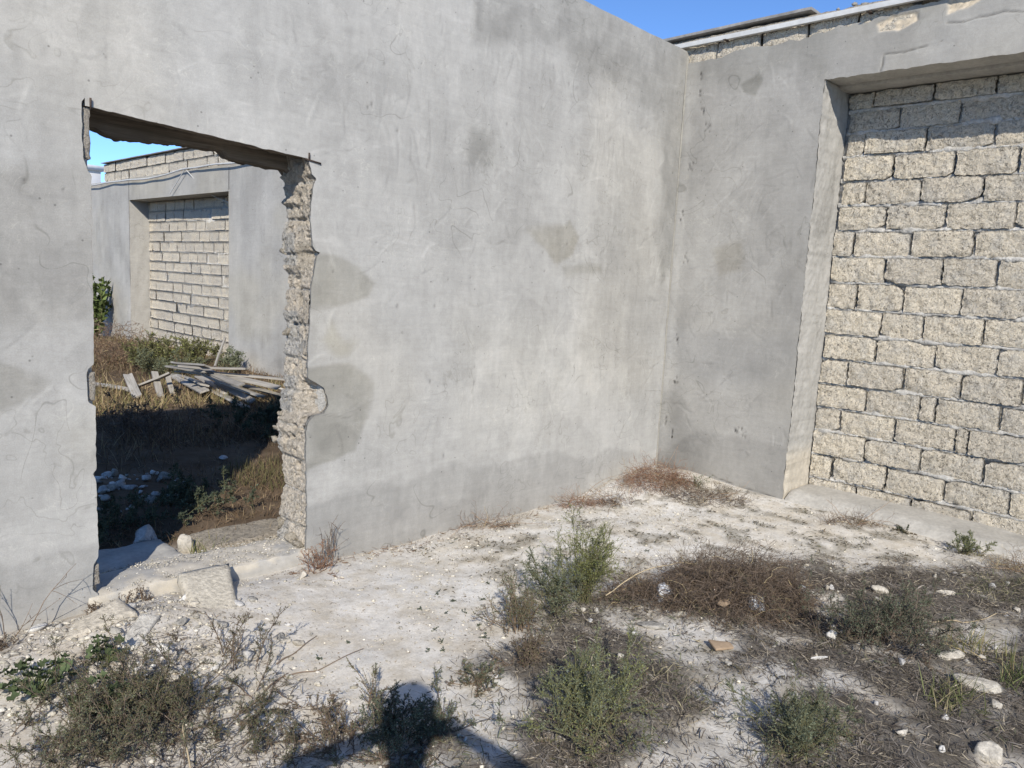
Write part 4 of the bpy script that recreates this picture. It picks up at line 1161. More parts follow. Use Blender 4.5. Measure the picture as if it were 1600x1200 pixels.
def tubes(P, r0, r1):
    """3-sided tubes for (N,K,3) lines"""
    N_, K, _ = P.shape
    T = np.gradient(P, axis=1); T /= np.linalg.norm(T, axis=2, keepdims=True) + 1e-9
    ref = np.array([.31, .52, .79]); A = np.cross(T, ref); A /= np.linalg.norm(A, axis=2, keepdims=True) + 1e-9; B = np.cross(T, A)
    rr = np.linspace(1, 0, K)[None, :] * (np.asarray(r0).reshape(-1, 1) - np.asarray(r1).reshape(-1, 1)) + np.asarray(r1).reshape(-1, 1)
    V = []
    for a in (0, 2.094, 4.189):
        V.append(P + rr[:, :, None] * (math.cos(a) * A + math.sin(a) * B))
    V = np.stack(V, 2)                     # N,K,3,3
    idx = np.arange(N_ * K * 3).reshape(N_, K, 3)
    F = []
    for j in range(3):
        j2 = (j + 1) % 3
        F.append(np.stack([idx[:, :-1, j], idx[:, :-1, j2], idx[:, 1:, j2], idx[:, 1:, j]], -1).reshape(-1, 4))
    return V.reshape(-1, 3), np.concatenate(F)

def children_of(P, per, tmin, spread, lmin, lmax, r, up=0.):
    N_, K, _ = P.shape
    n = N_ * per
    i = np.repeat(np.arange(N_), per); t = r.uniform(tmin, 1, n) * (K - 1); k = np.minimum(t.astype(int), K - 2); f = (t - k)[:, None]
    b = P[i, k] * (1 - f) + P[i, k + 1] * f
    d = P[i, k + 1] - P[i, k]; d /= np.linalg.norm(d, axis=1, keepdims=True) + 1e-9
    d = d + r.normal(0, spread, (n, 3)); d[:, 2] += up
    return b, d, r.uniform(lmin, lmax, n) * (1.1 - .5 * t / (K - 1))

def leaves(P, per, ln, wd, r, tmin=.1, spread=.8):
    """lozenge leaflets spread along lines"""
    N_, K, _ = P.shape; n = N_ * per
    i = np.repeat(np.arange(N_), per); t = r.uniform(tmin, 1, n) * (K - 1); k = np.minimum(t.astype(int), K - 2); f = (t - k)[:, None]
    b = P[i, k] * (1 - f) + P[i, k + 1] * f
    d = P[i, k + 1] - P[i, k]; d /= np.linalg.norm(d, axis=1, keepdims=True) + 1e-9
    d = d + r.normal(0, spread, (n, 3)); d /= np.linalg.norm(d, axis=1, keepdims=True)
    s = np.cross(d, r.normal(size=(n, 3))); s /= np.linalg.norm(s, axis=1, keepdims=True) + 1e-9
    l = (ln * r.uniform(.5, 1.3, n))[:, None]; w = (wd * r.uniform(.6, 1.3, n))[:, None]
    V = np.stack([b, b + d * l * .5 + s * w, b + d * l, b + d * l * .45 - s * w], 1)
    return V.reshape(-1, 3), np.arange(n * 4).reshape(n, 4), n

def vary(n, per, base, r, amt=.25, alt=None, palt=.0):
    c = np.tile(np.array(base), (n, 1)) * (1 + r.normal(0, amt, (n, 1)))
    if alt is not None:
        m = r.uniform(size=n) < palt; c[m] = np.array(alt) * (1 + r.normal(0, amt, (m.sum(), 1)))
    return np.clip(np.repeat(c, per, 0), .005, .9)

GREEN = dict(fresh=(.22, .235, .08), grey=(.165, .185, .12), dark=(.075, .092, .06), olive=(.14, .135, .07), brown=(.18, .132, .092), red=(.24, .145, .095), straw=(.46, .37, .21), dbrown=(.145, .112, .086))

def bush(name, label, x, y, h, rad, stems, leafc, seed, stemc='brown', side=6, twigs=4, lper=14, ln=.014, wd=.0028, tilt=.6, curl=.25, droop=.2, alt=None, palt=.15, cat='bush', group=None, bias=(0, 0), r0=.0025, off=0.0):
    if ln < .016 and lper >= 7:
        ln, wd, lper, twigs, side = ln * .72, wd * .62, int(lper * 1.5), (5 if twigs else 0), side + 1
    r = np.random.default_rng(seed); z = gh(x, y)
    t = thing(name, label, cat, (x, y, z), group)
    az = r.uniform(0, 2 * math.pi, stems); tl = np.abs(r.normal(0, tilt, stems)); tl = np.minimum(tl, 1.5)
    d = np.stack([np.sin(tl) * np.cos(az) + bias[0], np.sin(tl) * np.sin(az) + bias[1], np.cos(tl)], 1)
    base = np.stack([x + r.normal(0, .02 + off, stems), y + r.normal(0, .02 + off, stems), np.full(stems, z - .015)], 1)
    L = np.sqrt((h * np.cos(tl)) ** 2 + (rad * np.sin(tl)) ** 2) * r.uniform(.6, 1.1, stems)
    P0 = polylines(base, d, L, 8, curl, droop, r)
    b, dd, l1 = children_of(P0, side, .15, .55, .18 * h, .5 * h, r, .15); P1 = polylines(b, dd, l1, 6, curl, droop * .5, r)
    lines = [(P0, r0, .0009), (P1, r0 * .55, .0006)]
    if twigs:
        b, dd, l2 = children_of(P1, twigs, .15, .6, .07 * h, .2 * h, r, .1); P2 = polylines(b, dd, l2, 4, curl, 0, r); lines.append((P2, r0 * .3, .0005))
    for P, _, _ in lines: P[:, :, 2] = np.maximum(P[:, :, 2], ground_h(P[:, :, 0], P[:, :, 1]) + (.004 if P is not P0 else -.012))
    V, F = join([tubes(P, np.full(len(P), a), np.full(len(P), b_)) for P, a, b_ in lines])
    mk('stems', V, F, M['twig'], t, col=vary(len(V) // 3, 3, GREEN[stemc], r, .2))
    if lper:
        parts = [leaves(P, lp, ln, wd, r) for P, lp in zip([q[0] for q in lines], (lper, lper, max(2, lper // 2)))]
        V, F = join([(p[0], p[1]) for p in parts]); n = sum(p[2] for p in parts)
        cf = vary(n, 4, GREEN[leafc], r, .25, GREEN[alt] if alt else None, palt)
        hf = (V.reshape(-1, 4, 3)[:, 0, 2] - z) / h
        dead = np.repeat(r.uniform(size=n) < sst(.5, .0, hf) * .7, 4)
        cf[dead] = np.array(GREEN['brown']) * r.uniform(.6, 1.3, (dead.sum(), 1)); cf = cf * (1 + .35 * fbm3(V * 14, seed)[:, None])
        mk('foliage', V, F, M['leaf'], t, col=np.clip(cf, .01, .8))
    return t

def tumble(name, label, x, y, rx, ry, h, n, seed, c='dbrown', alt='brown', curl=.85, rad=.0012, cat='bush', spread=1.0):
    """dead tangled bush lying on the ground"""
    r = np.random.default_rng(seed); z = gh(x, y)
    t = thing(name, label, cat, (x, y, z))
    q = np.sqrt(r.uniform(0, 1, n)); a = r.uniform(0, 2 * math.pi, n)
    ca, sa = math.cos(-.75), math.sin(-.75)
    def dome(u, v, w):
        X = rx * u * ca - ry * v * sa; Y = rx * u * sa + ry * v * ca
        gx_, gy_ = x + X, y + Y
        return np.stack([gx_, gy_, ground_h(gx_, gy_) + w], -1)
    u, v = q * np.cos(a), q * np.sin(a)
    base = dome(u * .9, v * .9, h * np.sqrt(np.maximum(0, 1 - q ** 2)) * r.uniform(0, .95, n) * (.75 + .5 * vn(u * 3 + 9, v * 3, seed)))
    d = np.stack([u * ca * spread + r.normal(0, .6, n), u * sa + v * ca + r.normal(0, .6, n), r.normal(.1, .6, n)], 1) + r.normal(0, .5, (n, 3))
    P0 = polylines(base, d, r.uniform(.05, .2, n), 7, curl, .25, r)
    b, dd, l = children_of(P0, 3, .1, .7, .03, .09, r); P1 = polylines(b, dd, l, 5, curl, 0, r)
    for P in (P0, P1): P[:, :, 2] = np.maximum(P[:, :, 2], ground_h(P[:, :, 0], P[:, :, 1]) - .005)
    V, F = tubes(P0, r.uniform(.7, 1.3, n) * rad, np.full(n, .0006)); mk('stems', V, F, M['twig'], t, col=vary(len(V) // 21, 21, GREEN[c], r, .3, GREEN['straw'], .05))
    V, F = tubes(P1, np.full(len(P1), rad * .6), np.full(len(P1), .0005)); tw = mk('twigs', V, F, M['twig'], t, col=vary(len(V) // 15, 15, GREEN[alt], r, .3, GREEN[c], .5)); tw['kind'] = 'stuff'
    k = max(3, n // 130)
    bb = np.tile(np.array([[x, y, z + .0]]), (k, 1)) + r.normal(0, .03, (k, 3)) * np.array([1, 1, 0]); aa = r.uniform(0, 2 * math.pi, k)
    P2 = polylines(bb, np.stack([np.cos(aa), np.sin(aa), r.uniform(.3, 1., k)], 1), r.uniform(.2, .42, k), 9, .3, .8, r)
    P2[:, :, 2] = np.maximum(P2[:, :, 2], z)
    V, F = tubes(P2, np.full(k, rad * 2), np.full(k, rad * .7)); mk('main_stems', V, F, M['twig'], t, col=vary(len(V) // 27, 27, (.34, .24, .16), r, .2))
    return t

def blades(cx, cy, n, rad, hmin, hmax, wid, lean, r, cols):
    """grass blades as 3-segment tapering strips"""
    q = np.sqrt(r.uniform(0, 1, n)) * rad; a = r.uniform(0, 2 * math.pi, n)
    bx, by = cx + q * np.cos(a), cy + q * np.sin(a)
    base = np.stack([bx, by, ground_h(bx, by) - .006], 1)
    L = r.uniform(hmin, hmax, n); az = r.uniform(0, 2 * math.pi, n); le = np.abs(r.normal(0, lean, n))
    d = np.stack([np.sin(le) * np.cos(az), np.sin(le) * np.sin(az), np.cos(le)], 1)
    P = polylines(base, d, L, 4, .12, .7, r)
    P[:, 1:, 2] = np.maximum(P[:, 1:, 2], ground_h(P[:, 1:, 0], P[:, 1:, 1]) + .003)
    s = np.cross(d, r.normal(size=(n, 3))); s /= np.linalg.norm(s, axis=1, keepdims=True)
    w = np.array([1, .9, .6, .08])[None, :, None] * wid
    V = np.stack([P - s[:, None] * w, P + s[:, None] * w], 2)          # n,4,2,3
    idx = np.arange(n * 8).reshape(n, 4, 2)
    F = np.stack([idx[:, :-1, 0], idx[:, :-1, 1], idx[:, 1:, 1], idx[:, 1:, 0]], -1).reshape(-1, 4)
    pick = r.integers(len(cols), size=n); c = np.array(cols)[pick] * (1 + r.normal(0, .2, (n, 1)))
    return V.reshape(-1, 3), F, np.clip(np.repeat(c, 8, 0), .01, .9)

def grass(name, label, x, y, n, rad, h0, h1, seed, cols, cat='grass tuft', lean=.5, wid=.002, group=None, kind=None):
    r = np.random.default_rng(seed)
    V, F, c = blades(x, y, n, rad, h0, h1, wid, lean, r, cols)
    return tag(mk(name, V, F, M['leaf'], col=c), label, cat, group, kind)

# ------------------------------------------------------------------ plants of the near yard
bush('green_weed', 'tall fresh green feathery weed in the middle of the pale ground', 2.97, 2.24, .42, .26, 26, 'fresh', 1, 'olive', 9, 4, 10, .013, .0024, .38, .2, .1, 'grey', .2)
bush('green_weed', 'shorter bluish green weed joined to the left of the tall green one', 2.78, 2.27, .30, .26, 16, 'grey', 2, 'olive', 8, 4, 10, .013, .0026, .5, alt='dark', palt=.3)
bush('green_weed', 'low olive weed with straw stalks left of the tall green one', 2.50, 2.26, .24, .24, 16, 'olive', 3, 'brown', 7, 4, 9, .012, .0024, .5, alt='grey', palt=.4)
bush('green_weed', 'large grey-green feathery bush low in the centre right', 2.06, 1.50, .32, .24, 28, 'grey', 4, 'olive', 9, 4, 11, .014, .0024, .55, alt='fresh', palt=.25, off=.05)
bush('green_weed', 'grey-green bush at the bottom edge right of the centre', 2.56, .98, .23, .30, 26, 'grey', 5, 'olive', 8, 4, 9, .013, .0023, .7, alt='dark', palt=.35, off=.05)
bush('green_weed', 'dark green spreading bush right of the dry brown one', 3.70, 1.02, .24, .46, 44, 'dark', 6, 'dbrown', 8, 4, 10, .013, .0026, .8, alt='grey', palt=.35, off=.07)
bush('green_weed', 'dark bluish weed lying in the shadow at the bottom centre', 1.58, 1.90, .16, .32, 46, 'dark', 7, 'dbrown', 8, 4, 10, .012, .0026, .8, alt='grey', palt=.3, off=.05)
bush('green_weed', 'brown sprawling weed on the left rim of the photographer shadow', 1.38, 2.06, .15, .30, 26, 'brown', 8, 'dbrown', 7, 4, 7, .010, .0022, .9, alt='olive', palt=.4, off=.03)
bush('green_weed', 'thin sprig with paired leaflets standing over the shadowed weed', 1.60, 2.14, .24, .1, 3, 'olive', 9, 'brown', 5, 0, 16, .012, .0022, .25)
bush('green_weed', 'small dusty weed between the shadow and the brown one', 2.01, 2.02, .11, .13, 14, 'dark', 10, 'brown', 6, 3, 9, .010, .0024, .7, alt='grey', palt=.4)
bush('green_weed', 'small dark brownish weed above the large grey-green bush', 2.24, 1.98, .14, .18, 18, 'dbrown', 11, 'dbrown', 7, 4, 8, .010, .0024, .7, alt='olive', palt=.3)
bush('green_weed', 'big dense olive weed mat in the bottom left corner', .96, 2.58, .18, .40, 72, 'olive', 12, 'dbrown', 9, 4, 9, .011, .0022, .85, alt='dark', palt=.4, off=.12)
bush('green_weed', 'brownish weed mat cut by the left bottom edge', .78, 2.52, .16, .34, 40, 'grey', 13, 'dbrown', 8, 4, 8, .010, .0022, .85, alt='olive', palt=.5, off=.09)
bush('green_weed', 'open leggy weed sprawling in front of the leaning slab', 1.34, 2.80, .19, .42, 9, 'olive', 14, 'dbrown', 7, 3, 8, .009, .0020, .95, alt='dbrown', palt=.4, bias=(.15, .25), r0=.003, off=.05)
bush('green_weed', 'leggy dark weed reaching over the pale path from the left', 1.30, 2.58, .14, .34, 7, 'dark', 15, 'dbrown', 7, 3, 8, .009, .0020, 1.0, alt='olive', palt=.4, off=.05)
bush('green_weed', 'low dark weed at the bottom edge left of the shadow', 1.14, 2.18, .15, .26, 16, 'olive', 16, 'dbrown', 8, 3, 8, .010, .0022, .85, alt='dark', palt=.5, off=.06)
bush('green_weed', 'small green weed growing against the niche ledge', 5.52, 1.15, .17, .15, 14, 'grey', 17, 'olive', 7, 3, 9, .013, .0028, .55, alt='fresh', palt=.3)
bush('green_weed', 'tiny dark green sprig on the ledge edge nearer the corner', 5.66, 1.57, .06, .09, 8, 'dark', 18, 'olive', 5, 2, 8, .010, .0024, .8)
bush('green_weed', 'thin green tuft at the right of the brown bush in the corner', 5.36, 3.02, .14, .10, 7, 'grey', 19, 'olive', 5, 2, 6, .010, .002, .6)
bush('dry_weed', 'reddish dried weed at the foot of the broken jamb', 2.22, 3.50, .15, .18, 20, 'red', 20, 'red', 6, 3, 3, .008, .0018, .8)
bush('dry_stalk', 'dark upright dead stalk against the plaster right of the jamb', 2.36, 3.60, .30, .06, 5, 'dbrown', 21, 'dbrown', 5, 0, 10, .008, .0022, .14, cat='stalk')
bush('dry_stalk', 'long thin dead stalk leaning at the far left wall', .74, 3.55, .42, .1, 2, 'dbrown', 22, 'dbrown', 4, 0, 6, .007, .0018, .2, cat='stalk', bias=(.12, 0))
bush('dry_stalk', 'slanting dead stalk right of the far left one', .84, 3.55, .36, .25, 2, 'dbrown', 23, 'brown', 4, 0, 6, .007, .0018, .35, cat='stalk', bias=(.45, 0))
bush('dry_weed', 'dark little dead tuft at the foot of the left wall', .74, 3.47, .08, .08, 10, 'dbrown', 24, 'dbrown', 5, 2, 6, .008, .0018, .7)
for i, (x, y, h) in enumerate(((1.12, 3.60, .07), (1.24, 3.58, .09), (1.34, 3.58, .08))):
    bush('dry_weed', ['row of short dead sprigs at the left end of the threshold', 'dead sprig between the flat slab and the threshold', 'dead sprig just left of the leaning square slab'][i], x, y, h, .08, 8, 'dbrown', 30 + i, 'brown', 4, 2, 5, .008, .0018, .5)
tumble('dry_bush', 'large dead brown tumbleweed in the middle of the litter', 3.54, 1.73, .42, .29, .28, 2700, 41)
tumble('dry_bush', 'low dead brown clump joined to the left of the large tumbleweed', 3.22, 2.06, .24, .13, .11, 420, 42)
tumble('dry_bush', 'reddish dead bush piled in the corner of the two walls', 5.12, 3.24, .30, .20, .15, 620, 43, 'red', 'red')
tumble('dry_bush', 'flat dead tangle spread in front of the corner bush', 5.18, 2.82, .34, .14, .04, 300, 44, 'dbrown', 'brown')
tumble('dry_bush', 'small reddish dead tuft halfway along the foot of the long wall', 4.42, 3.45, .14, .07, .07, 130, 45, 'red', 'red')
tumble('dry_bush', 'flat dead tuft right of the one along the long wall', 4.62, 3.26, .16, .08, .03, 110, 46, 'dbrown', 'red')
tumble('dry_bush', 'thin dead wisps at the wall foot nearer the doorway', 3.55, 3.53, .24, .04, .03, 110, 47, 'brown', 'red')
tumble('dry_bush', 'dead wisps lying along the niche ledge', 5.52, 1.85, .22, .05, .05, 120, 48, 'brown', 'dbrown')
tumble('dry_bush', 'brown dead tuft at the right edge under the ledge', 5.42, .84, .16, .07, .07, 140, 49, 'brown', 'straw')
grass('grass_tuft', 'green grass tuft at the right edge beside the stones', 3.72, .48, 100, .11, .08, .20, 51, [(.13, .15, .06), (.10, .12, .05), (.26, .22, .12)])
grass('grass_tuft', 'flattened green and straw grass tuft in front of the largest stone', 3.32, .66, 120, .11, .06, .17, 52, [(.14, .155, .065), (.28, .24, .14), (.11, .12, .05)], lean=.95)
grass('grass_tuft', 'straw-coloured grass tuft right of the largest stone', 3.95, .72, 110, .14, .06, .16, 53, [(.38, .31, .17), (.2, .2, .08)], lean=.9)

def broadleaf(label, x, y, n, rad, seed):
    r = np.random.default_rng(seed); z = gh(x, y)
    t = thing('broadleaf_plant', label, 'plant', (x, y, z))
    for i in range(n):
        a = r.uniform(0, 2 * math.pi); q = rad * math.sqrt(r.uniform(.05, 1)); s = r.uniform(.010, .021)
        k = np.arange(14) / 14 * 2 * math.pi
        rr = s * (1 + .12 * np.cos(k * 5)); cx, cy, cz = x + q * math.cos(a), y + q * math.sin(a), z + r.uniform(.04, .11)
        tx, ty = r.normal(0, .35, 2)
        L_ = np.stack([cx + rr * np.cos(k), cy + rr * np.sin(k), cz + rr * (np.cos(k) * tx + np.sin(k) * ty) + .006 * np.cos(k * 5)], 1)
        V = np.concatenate([L_, [[cx, cy, cz - .008]]]); F = np.stack([np.arange(14), (np.arange(14) + 1) % 14, np.full(14, 14)], 1)
        mk('leaf', V, F, M['leaf'], t, col=np.clip(np.array([.088, .118, .056]) * (1 + r.normal(0, .2)), .01, 1) * np.ones((15, 1)), smooth=True)
        P = np.array([[(x, y, z - .01), ((x + cx) / 2, (y + cy) / 2, z + .04), (cx, cy, cz - .008)]])
        V, F = tubes(P, np.array([.0018]), np.array([.001])); mk('stalk', V, F, M['twig'], t, col=np.tile([.12, .14, .06], (len(V), 1)))
broadleaf('round-leaved bright green plant at the far left edge', .74, 3.02, 60, .13, 61)
broadleaf('round-leaved green plant poking from the weed mat below', .86, 2.74, 40, .10, 62)
broadleaf('small round-leaved plant behind the far left one', .98, 3.04, 24, .07, 63)

# tiny rosettes on the pale ground
r = np.random.default_rng(66)
spots = [(2.62, 2.62), (2.50, 2.70), (2.44, 2.56), (2.56, 2.48), (2.70, 2.50), (2.36, 2.62), (2.05, 2.36), (2.10, 2.32), (2.14, 2.38), (2.32, 2.30), (1.84, 2.66), (1.66, 2.60), (2.40, 2.42), (2.78, 2.74), (2.88, 2.62), (3.42, 2.42), (3.50, 2.38), (3.58, 2.60), (3.40, 2.72), (3.75, 2.7), (3.9, 2.5), (2.3, 2.72), (2.48, 2.82), (2.2, 2.5)]
for i, (x, y) in enumerate(spots):
    n = int(r.integers(3, 7)); az = r.uniform(0, 2 * math.pi, n); z = gh(x, y)
    P = polylines(np.tile([[x, y, z + .004]], (n, 1)), np.stack([np.cos(az), np.sin(az), np.full(n, .35)], 1), r.uniform(.008, .03, n), 4, .3, .3, r)
    a, b_, m = leaves(P, 5, .009, .0028, r); v2, f2 = tubes(P, np.full(n, .0014), np.full(n, .0008)); nv = len(a)
    V, F = join([(a, b_), (v2, f2)])
    o = mk('rosette_weed', V, F, M['leaf'], col=vary(len(V), 1, GREEN['dark'], r, .15))
    tag(o, 'tiny dark creeping weed rosette on the bare pale ground', 'weed', 'weed rosettes on the bare ground')

# fallen sticks
for i, (pts, lab) in enumerate(((((1.50, 2.66), (1.60, 2.70), (1.76, 2.78)), 'thin dead stick lying on the path, upper one'), (((1.36, 2.50), (1.46, 2.56), (1.60, 2.52), (1.85, 2.56)), 'long bent dead stick lying across the path'),
                                (((1.33, 2.42), (1.42, 2.53), (1.50, 2.57)), 'short dead stick meeting the long bent one'), (((3.0, 2.14), (3.3, 2.02), (3.62, 1.95)), 'pale stalk lying over the top of the tumbleweed'),
                                (((3.85, 1.6), (3.8, 1.4), (3.62, 1.28)), 'pale curved stalk at the right of the tumbleweed'), (((4.1, .95), (4.3, .8), (4.55, .72)), 'straw stalk lying on the litter at the right'),
                                (((.95, 2.2), (1.0, 2.38), (1.08, 2.5)), 'pale dry stalk sticking out of the bottom left weeds'))):
    q = np.array(pts); t = np.linspace(0, len(q) - 1, 16); x = np.interp(t, np.arange(len(q)), q[:, 0]); y = np.interp(t, np.arange(len(q)), q[:, 1])
    z = ground_h(x, y) + .006 + (.17 if i == 3 else .06 if i in (4, 6) else 0) * np.sin(np.linspace(.3, 2.6, 16)) + .003 * np.sin(t * 5)
    V, F = tube(np.stack([x, y, z], 1), np.linspace(.0035, .0015, 16), 5)
    tag(mk('dead_stick', V, F, M['twig'], col=np.tile([.20, .15, .11] if i < 3 else [.42, .34, .22], (len(V), 1))), lab, 'stick')

# ------------------------------------------------------------------ plants of the far yard
tumble('dry_bush', 'tall rusty brown dead bush left in the far yard', 4.25, 12.6, 1.0, .7, .75, 1500, 71, 'brown', 'red', rad=.004)
bush('green_weed', 'green feathery bush before the far niche', 4.55, 11.7, .48, .6, 34, 'olive', 72, 'olive', 9, 4, 9, .035, .007, .5, alt='fresh', palt=.3, off=.15, r0=.005)
bush('green_weed', 'second green bush touching the far niche blocks', 5.40, 12.3, .42, .45, 26, 'olive', 73, 'olive', 8, 4, 9, .035, .007, .5, alt='fresh', palt=.3, off=.12, r0=.005)
bush('green_weed', 'green weed rising behind the planks', 4.40, 11.0, .34, .6, 28, 'grey', 74, 'olive', 8, 4, 9, .032, .006, .6, alt='olive', palt=.3, off=.15, r0=.004)
bush('green_weed', 'small green weed at the right of the upright stick', 5.40, 11.0, .36, .3, 16, 'grey', 75, 'olive', 8, 4, 8, .03, .006, .5, off=.08, r0=.004)
bush('green_weed', 'dark weed at the shade edge below the planks', 3.75, 6.9, .2, .6, 36, 'dark', 76, 'dbrown', 8, 4, 9, .03, .006, .7, off=.2, r0=.004)
bush('green_weed', 'shaded dead weed at the left of the far yard', 2.62, 7.3, .28, .65, 30, 'dbrown', 77, 'dbrown', 8, 4, 5, .025, .005, .8, off=.2, r0=.004)
bush('green_weed', 'shaded green weed in front of the rubble heap', 2.02, 4.86, .17, .4, 36, 'dark', 78, 'olive', 8, 4, 9, .018, .004, .8, off=.16)
bush('green_weed', 'shaded weed left of the grey boulder', 1.5, 4.72, .13, .3, 26, 'dark', 79, 'olive', 8, 4, 9, .018, .004, .8, off=.12)
grass('grass_tuft', 'sunlit yellow-green grass clump behind the broken jamb', 3.05, 5.35, 900, .45, .03, .12, 81, [(.15, .14, .065), (.12, .115, .055), (.20, .15, .09)], 'grass tuft', .35, .0028)
grass('grass_tuft', 'small green grass tuft beside the sunlit pale stone', 1.86, 4.10, 90, .10, .04, .12, 82, [(.16, .18, .06), (.3, .27, .12)], 'grass tuft', .6)
def shrub(x, y):
    r = np.random.default_rng(85); z = gh(x, y)
    t = thing('leafy_shrub', 'bright green large-leaved shrub by the far wall at the doorway left edge', 'shrub', (x, y, z))
    n = 12; az = r.uniform(0, 2 * math.pi, n)
    P = polylines(np.tile([[x, y, z - .05]], (n, 1)), np.stack([.25 * np.cos(az), .25 * np.sin(az), np.ones(n)], 1), r.uniform(1.0, 1.75, n), 8, .15, 0, r)
    V, F = tubes(P, np.full(n, .014), np.full(n, .004)); mk('stems', V, F, M['twig'], t, col=np.tile([.16, .15, .08], (len(V), 1)))
    a, b_, m = leaves(P, 80, .13, .035, r, .12, 1.1); mk('foliage', a, b_, M['leaf'], t, col=vary(m, 4, (.115, .15, .05), r, .3))
shrub(5.42, 16.9)

# dry standing grass of the far yard, nobody could count it
r = np.random.default_rng(88)
parts = []; cs = []
for k in range(170):
    x, y = r.uniform(1.2, 5.6), 4.2 + 13 * r.uniform(0, 1) ** 1.5
    if math.hypot(x - 1.85, y - 5.4) < .55 or (x < 2.4 and y < 4.45): continue
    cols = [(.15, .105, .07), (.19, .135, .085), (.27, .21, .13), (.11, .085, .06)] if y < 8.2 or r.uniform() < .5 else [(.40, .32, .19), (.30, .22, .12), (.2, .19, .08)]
    if x > 1.7 and y < 6.2 and r.uniform() < .5: continue
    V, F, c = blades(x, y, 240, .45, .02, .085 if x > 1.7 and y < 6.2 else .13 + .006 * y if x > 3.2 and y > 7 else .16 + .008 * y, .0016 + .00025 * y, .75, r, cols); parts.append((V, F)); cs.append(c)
V, F = join(parts)
tag(mk('dry_grass', V, F, M['leaf'], col=np.concatenate(cs)), 'brown dead grass covering the yard beyond the doorway', 'grass', kind='stuff')

# ------------------------------------------------------------------ litter, creeping weed and gravel of the near yard
def scatter_strips(n, x0, x1, y0, y1, prob, lmin, lmax, wid, cols, seed, lift=.012, flat=.25):
    r = np.random.default_rng(seed)
    x, y = r.uniform(x0, x1, n), r.uniform(y0, y1, n)
    keep = r.uniform(size=n) < prob(x, y); x, y = x[keep], y[keep]; n = len(x)
    base = np.stack([x, y, ground_h(x, y) + r.uniform(0, lift, n)], 1); a = r.uniform(0, 2 * math.pi, n)
    P = polylines(base, np.stack([np.cos(a), np.sin(a), np.abs(r.normal(0, flat, n))], 1), r.uniform(lmin, lmax, n), 4, .35, .3, r)
    P[:, :, 2] = np.maximum(P[:, :, 2], ground_h(P[:, :, 0], P[:, :, 1]) + .002)
    s = np.stack([-np.sin(a), np.cos(a), r.normal(0, .6, n)], 1); w = np.array([.7, 1, .8, .2])[None, :, None] * wid * r.uniform(.5, 1.4, (n, 1, 1))
    V = np.stack([P - s[:, None] * w, P + s[:, None] * w], 2); idx = np.arange(n * 8).reshape(n, 4, 2)
    F = np.stack([idx[:, :-1, 0], idx[:, :-1, 1], idx[:, 1:, 1], idx[:, 1:, 0]], -1).reshape(-1, 4)
    c = np.array(cols)[r.integers(len(cols), size=n)] * (1 + r.normal(0, .25, (n, 1)))
    return V.reshape(-1, 3), F, np.clip(np.repeat(c, 8, 0), .01, .9)
DRY = [(.15, .126, .106), (.11, .094, .08), (.20, .172, .14), (.34, .295, .22), (.085, .076, .065), (.24, .215, .19)]
V, F, c = scatter_strips(215000, 1.2, 5.6, -.6, 2.6, lambda x, y: litter_mask(x, y) * (x + y > 2.5) * (.35 + .65 * sst(-.3, .3, fbm(x * 5, y * 5, 61, 3))), .015, .06, .0012, DRY, 101)
tag(mk('dead_litter', V, F, M['leaf'], col=c), 'matted brown dead twigs and straw over the lower right ground', 'litter', kind='stuff')
V, F, c = scatter_strips(16000, 2.3, 5.7, 1.2, 3.5, lambda x, y: sst(.1, .45, fbm(x * 7, y * 7, 52, 4) + .25 * fbm(x * 1.1, y * 1.1, 55, 3)) * sst(2.3, 3.0, x), .01, .035, .0022, [(.12, .115, .07), (.16, .13, .09), (.10, .09, .06)], 102)
tag(mk('creeping_weed', V, F, M['leaf'], col=c), 'thin dark creeping weed patches on the pale ground before the niche', 'weed', kind='stuff')
V, F, c = scatter_strips(16000, .5, 1.8, 1.9, 3.5, lambda x, y: .9 * sst(1.6, 1.1, x) * sst(-.4, .2, fbm(x * 4, y * 4, 68, 3)), .015, .06, .0011, DRY, 103)
tag(mk('dead_litter', V, F, M['leaf'], col=c), 'dead twigs strewn over the rubble at the left below the wall', 'litter', kind='stuff')

V, F, c = scatter_strips(22000, .5, 5.7, 1.0, 3.62, lambda x, y: .25 + .75 * sst(-.1, .35, fbm(x * 3, y * 3, 64, 4)), .004, .018, .0013, [(.26, .21, .16), (.18, .145, .11), (.36, .31, .24)], 108, .004, .1)
tag(mk('dead_litter', V, F, M['leaf'], col=c), 'fine brown bits of dead leaf sprinkled over the pale ground', 'litter', kind='stuff')
V, F, c = scatter_strips(26000, 1.6, 5.6, -.2, 2.4, lambda x, y: litter_mask(x, y) * (x + y > 2.5) * sst(.0, .3, fbm(x * 2.3, y * 2.3, 67, 4)), .02, .06, .0014, [(.12, .13, .07), (.16, .15, .08), (.10, .11, .065), (.34, .30, .19)], 109, .02, .7)
tag(mk('low_weed', V, F, M['leaf'], col=c), 'low dull green weed mixed through the dry litter', 'weed', kind='stuff')
V, F, c = scatter_strips(9000, 2.35, 5.5, 3.3, 3.65, lambda x, y: sst(.28, .02, YW - y) * (.15 + .85 * sst(-.1, .3, fbm(x * 2.1, y * 2, 62, 4))), .01, .06, .0014, [(.22, .14, .09), (.16, .11, .08), (.30, .22, .14)], 110, .012, .35)
tag(mk('dead_litter', V, F, M['leaf'], col=c), 'line of reddish dead twigs blown against the foot of the long wall', 'litter', kind='stuff')
r = np.random.default_rng(104)
protoV, protoF = stone_mesh(1, 1, .7, 3, 1, .2, 3)
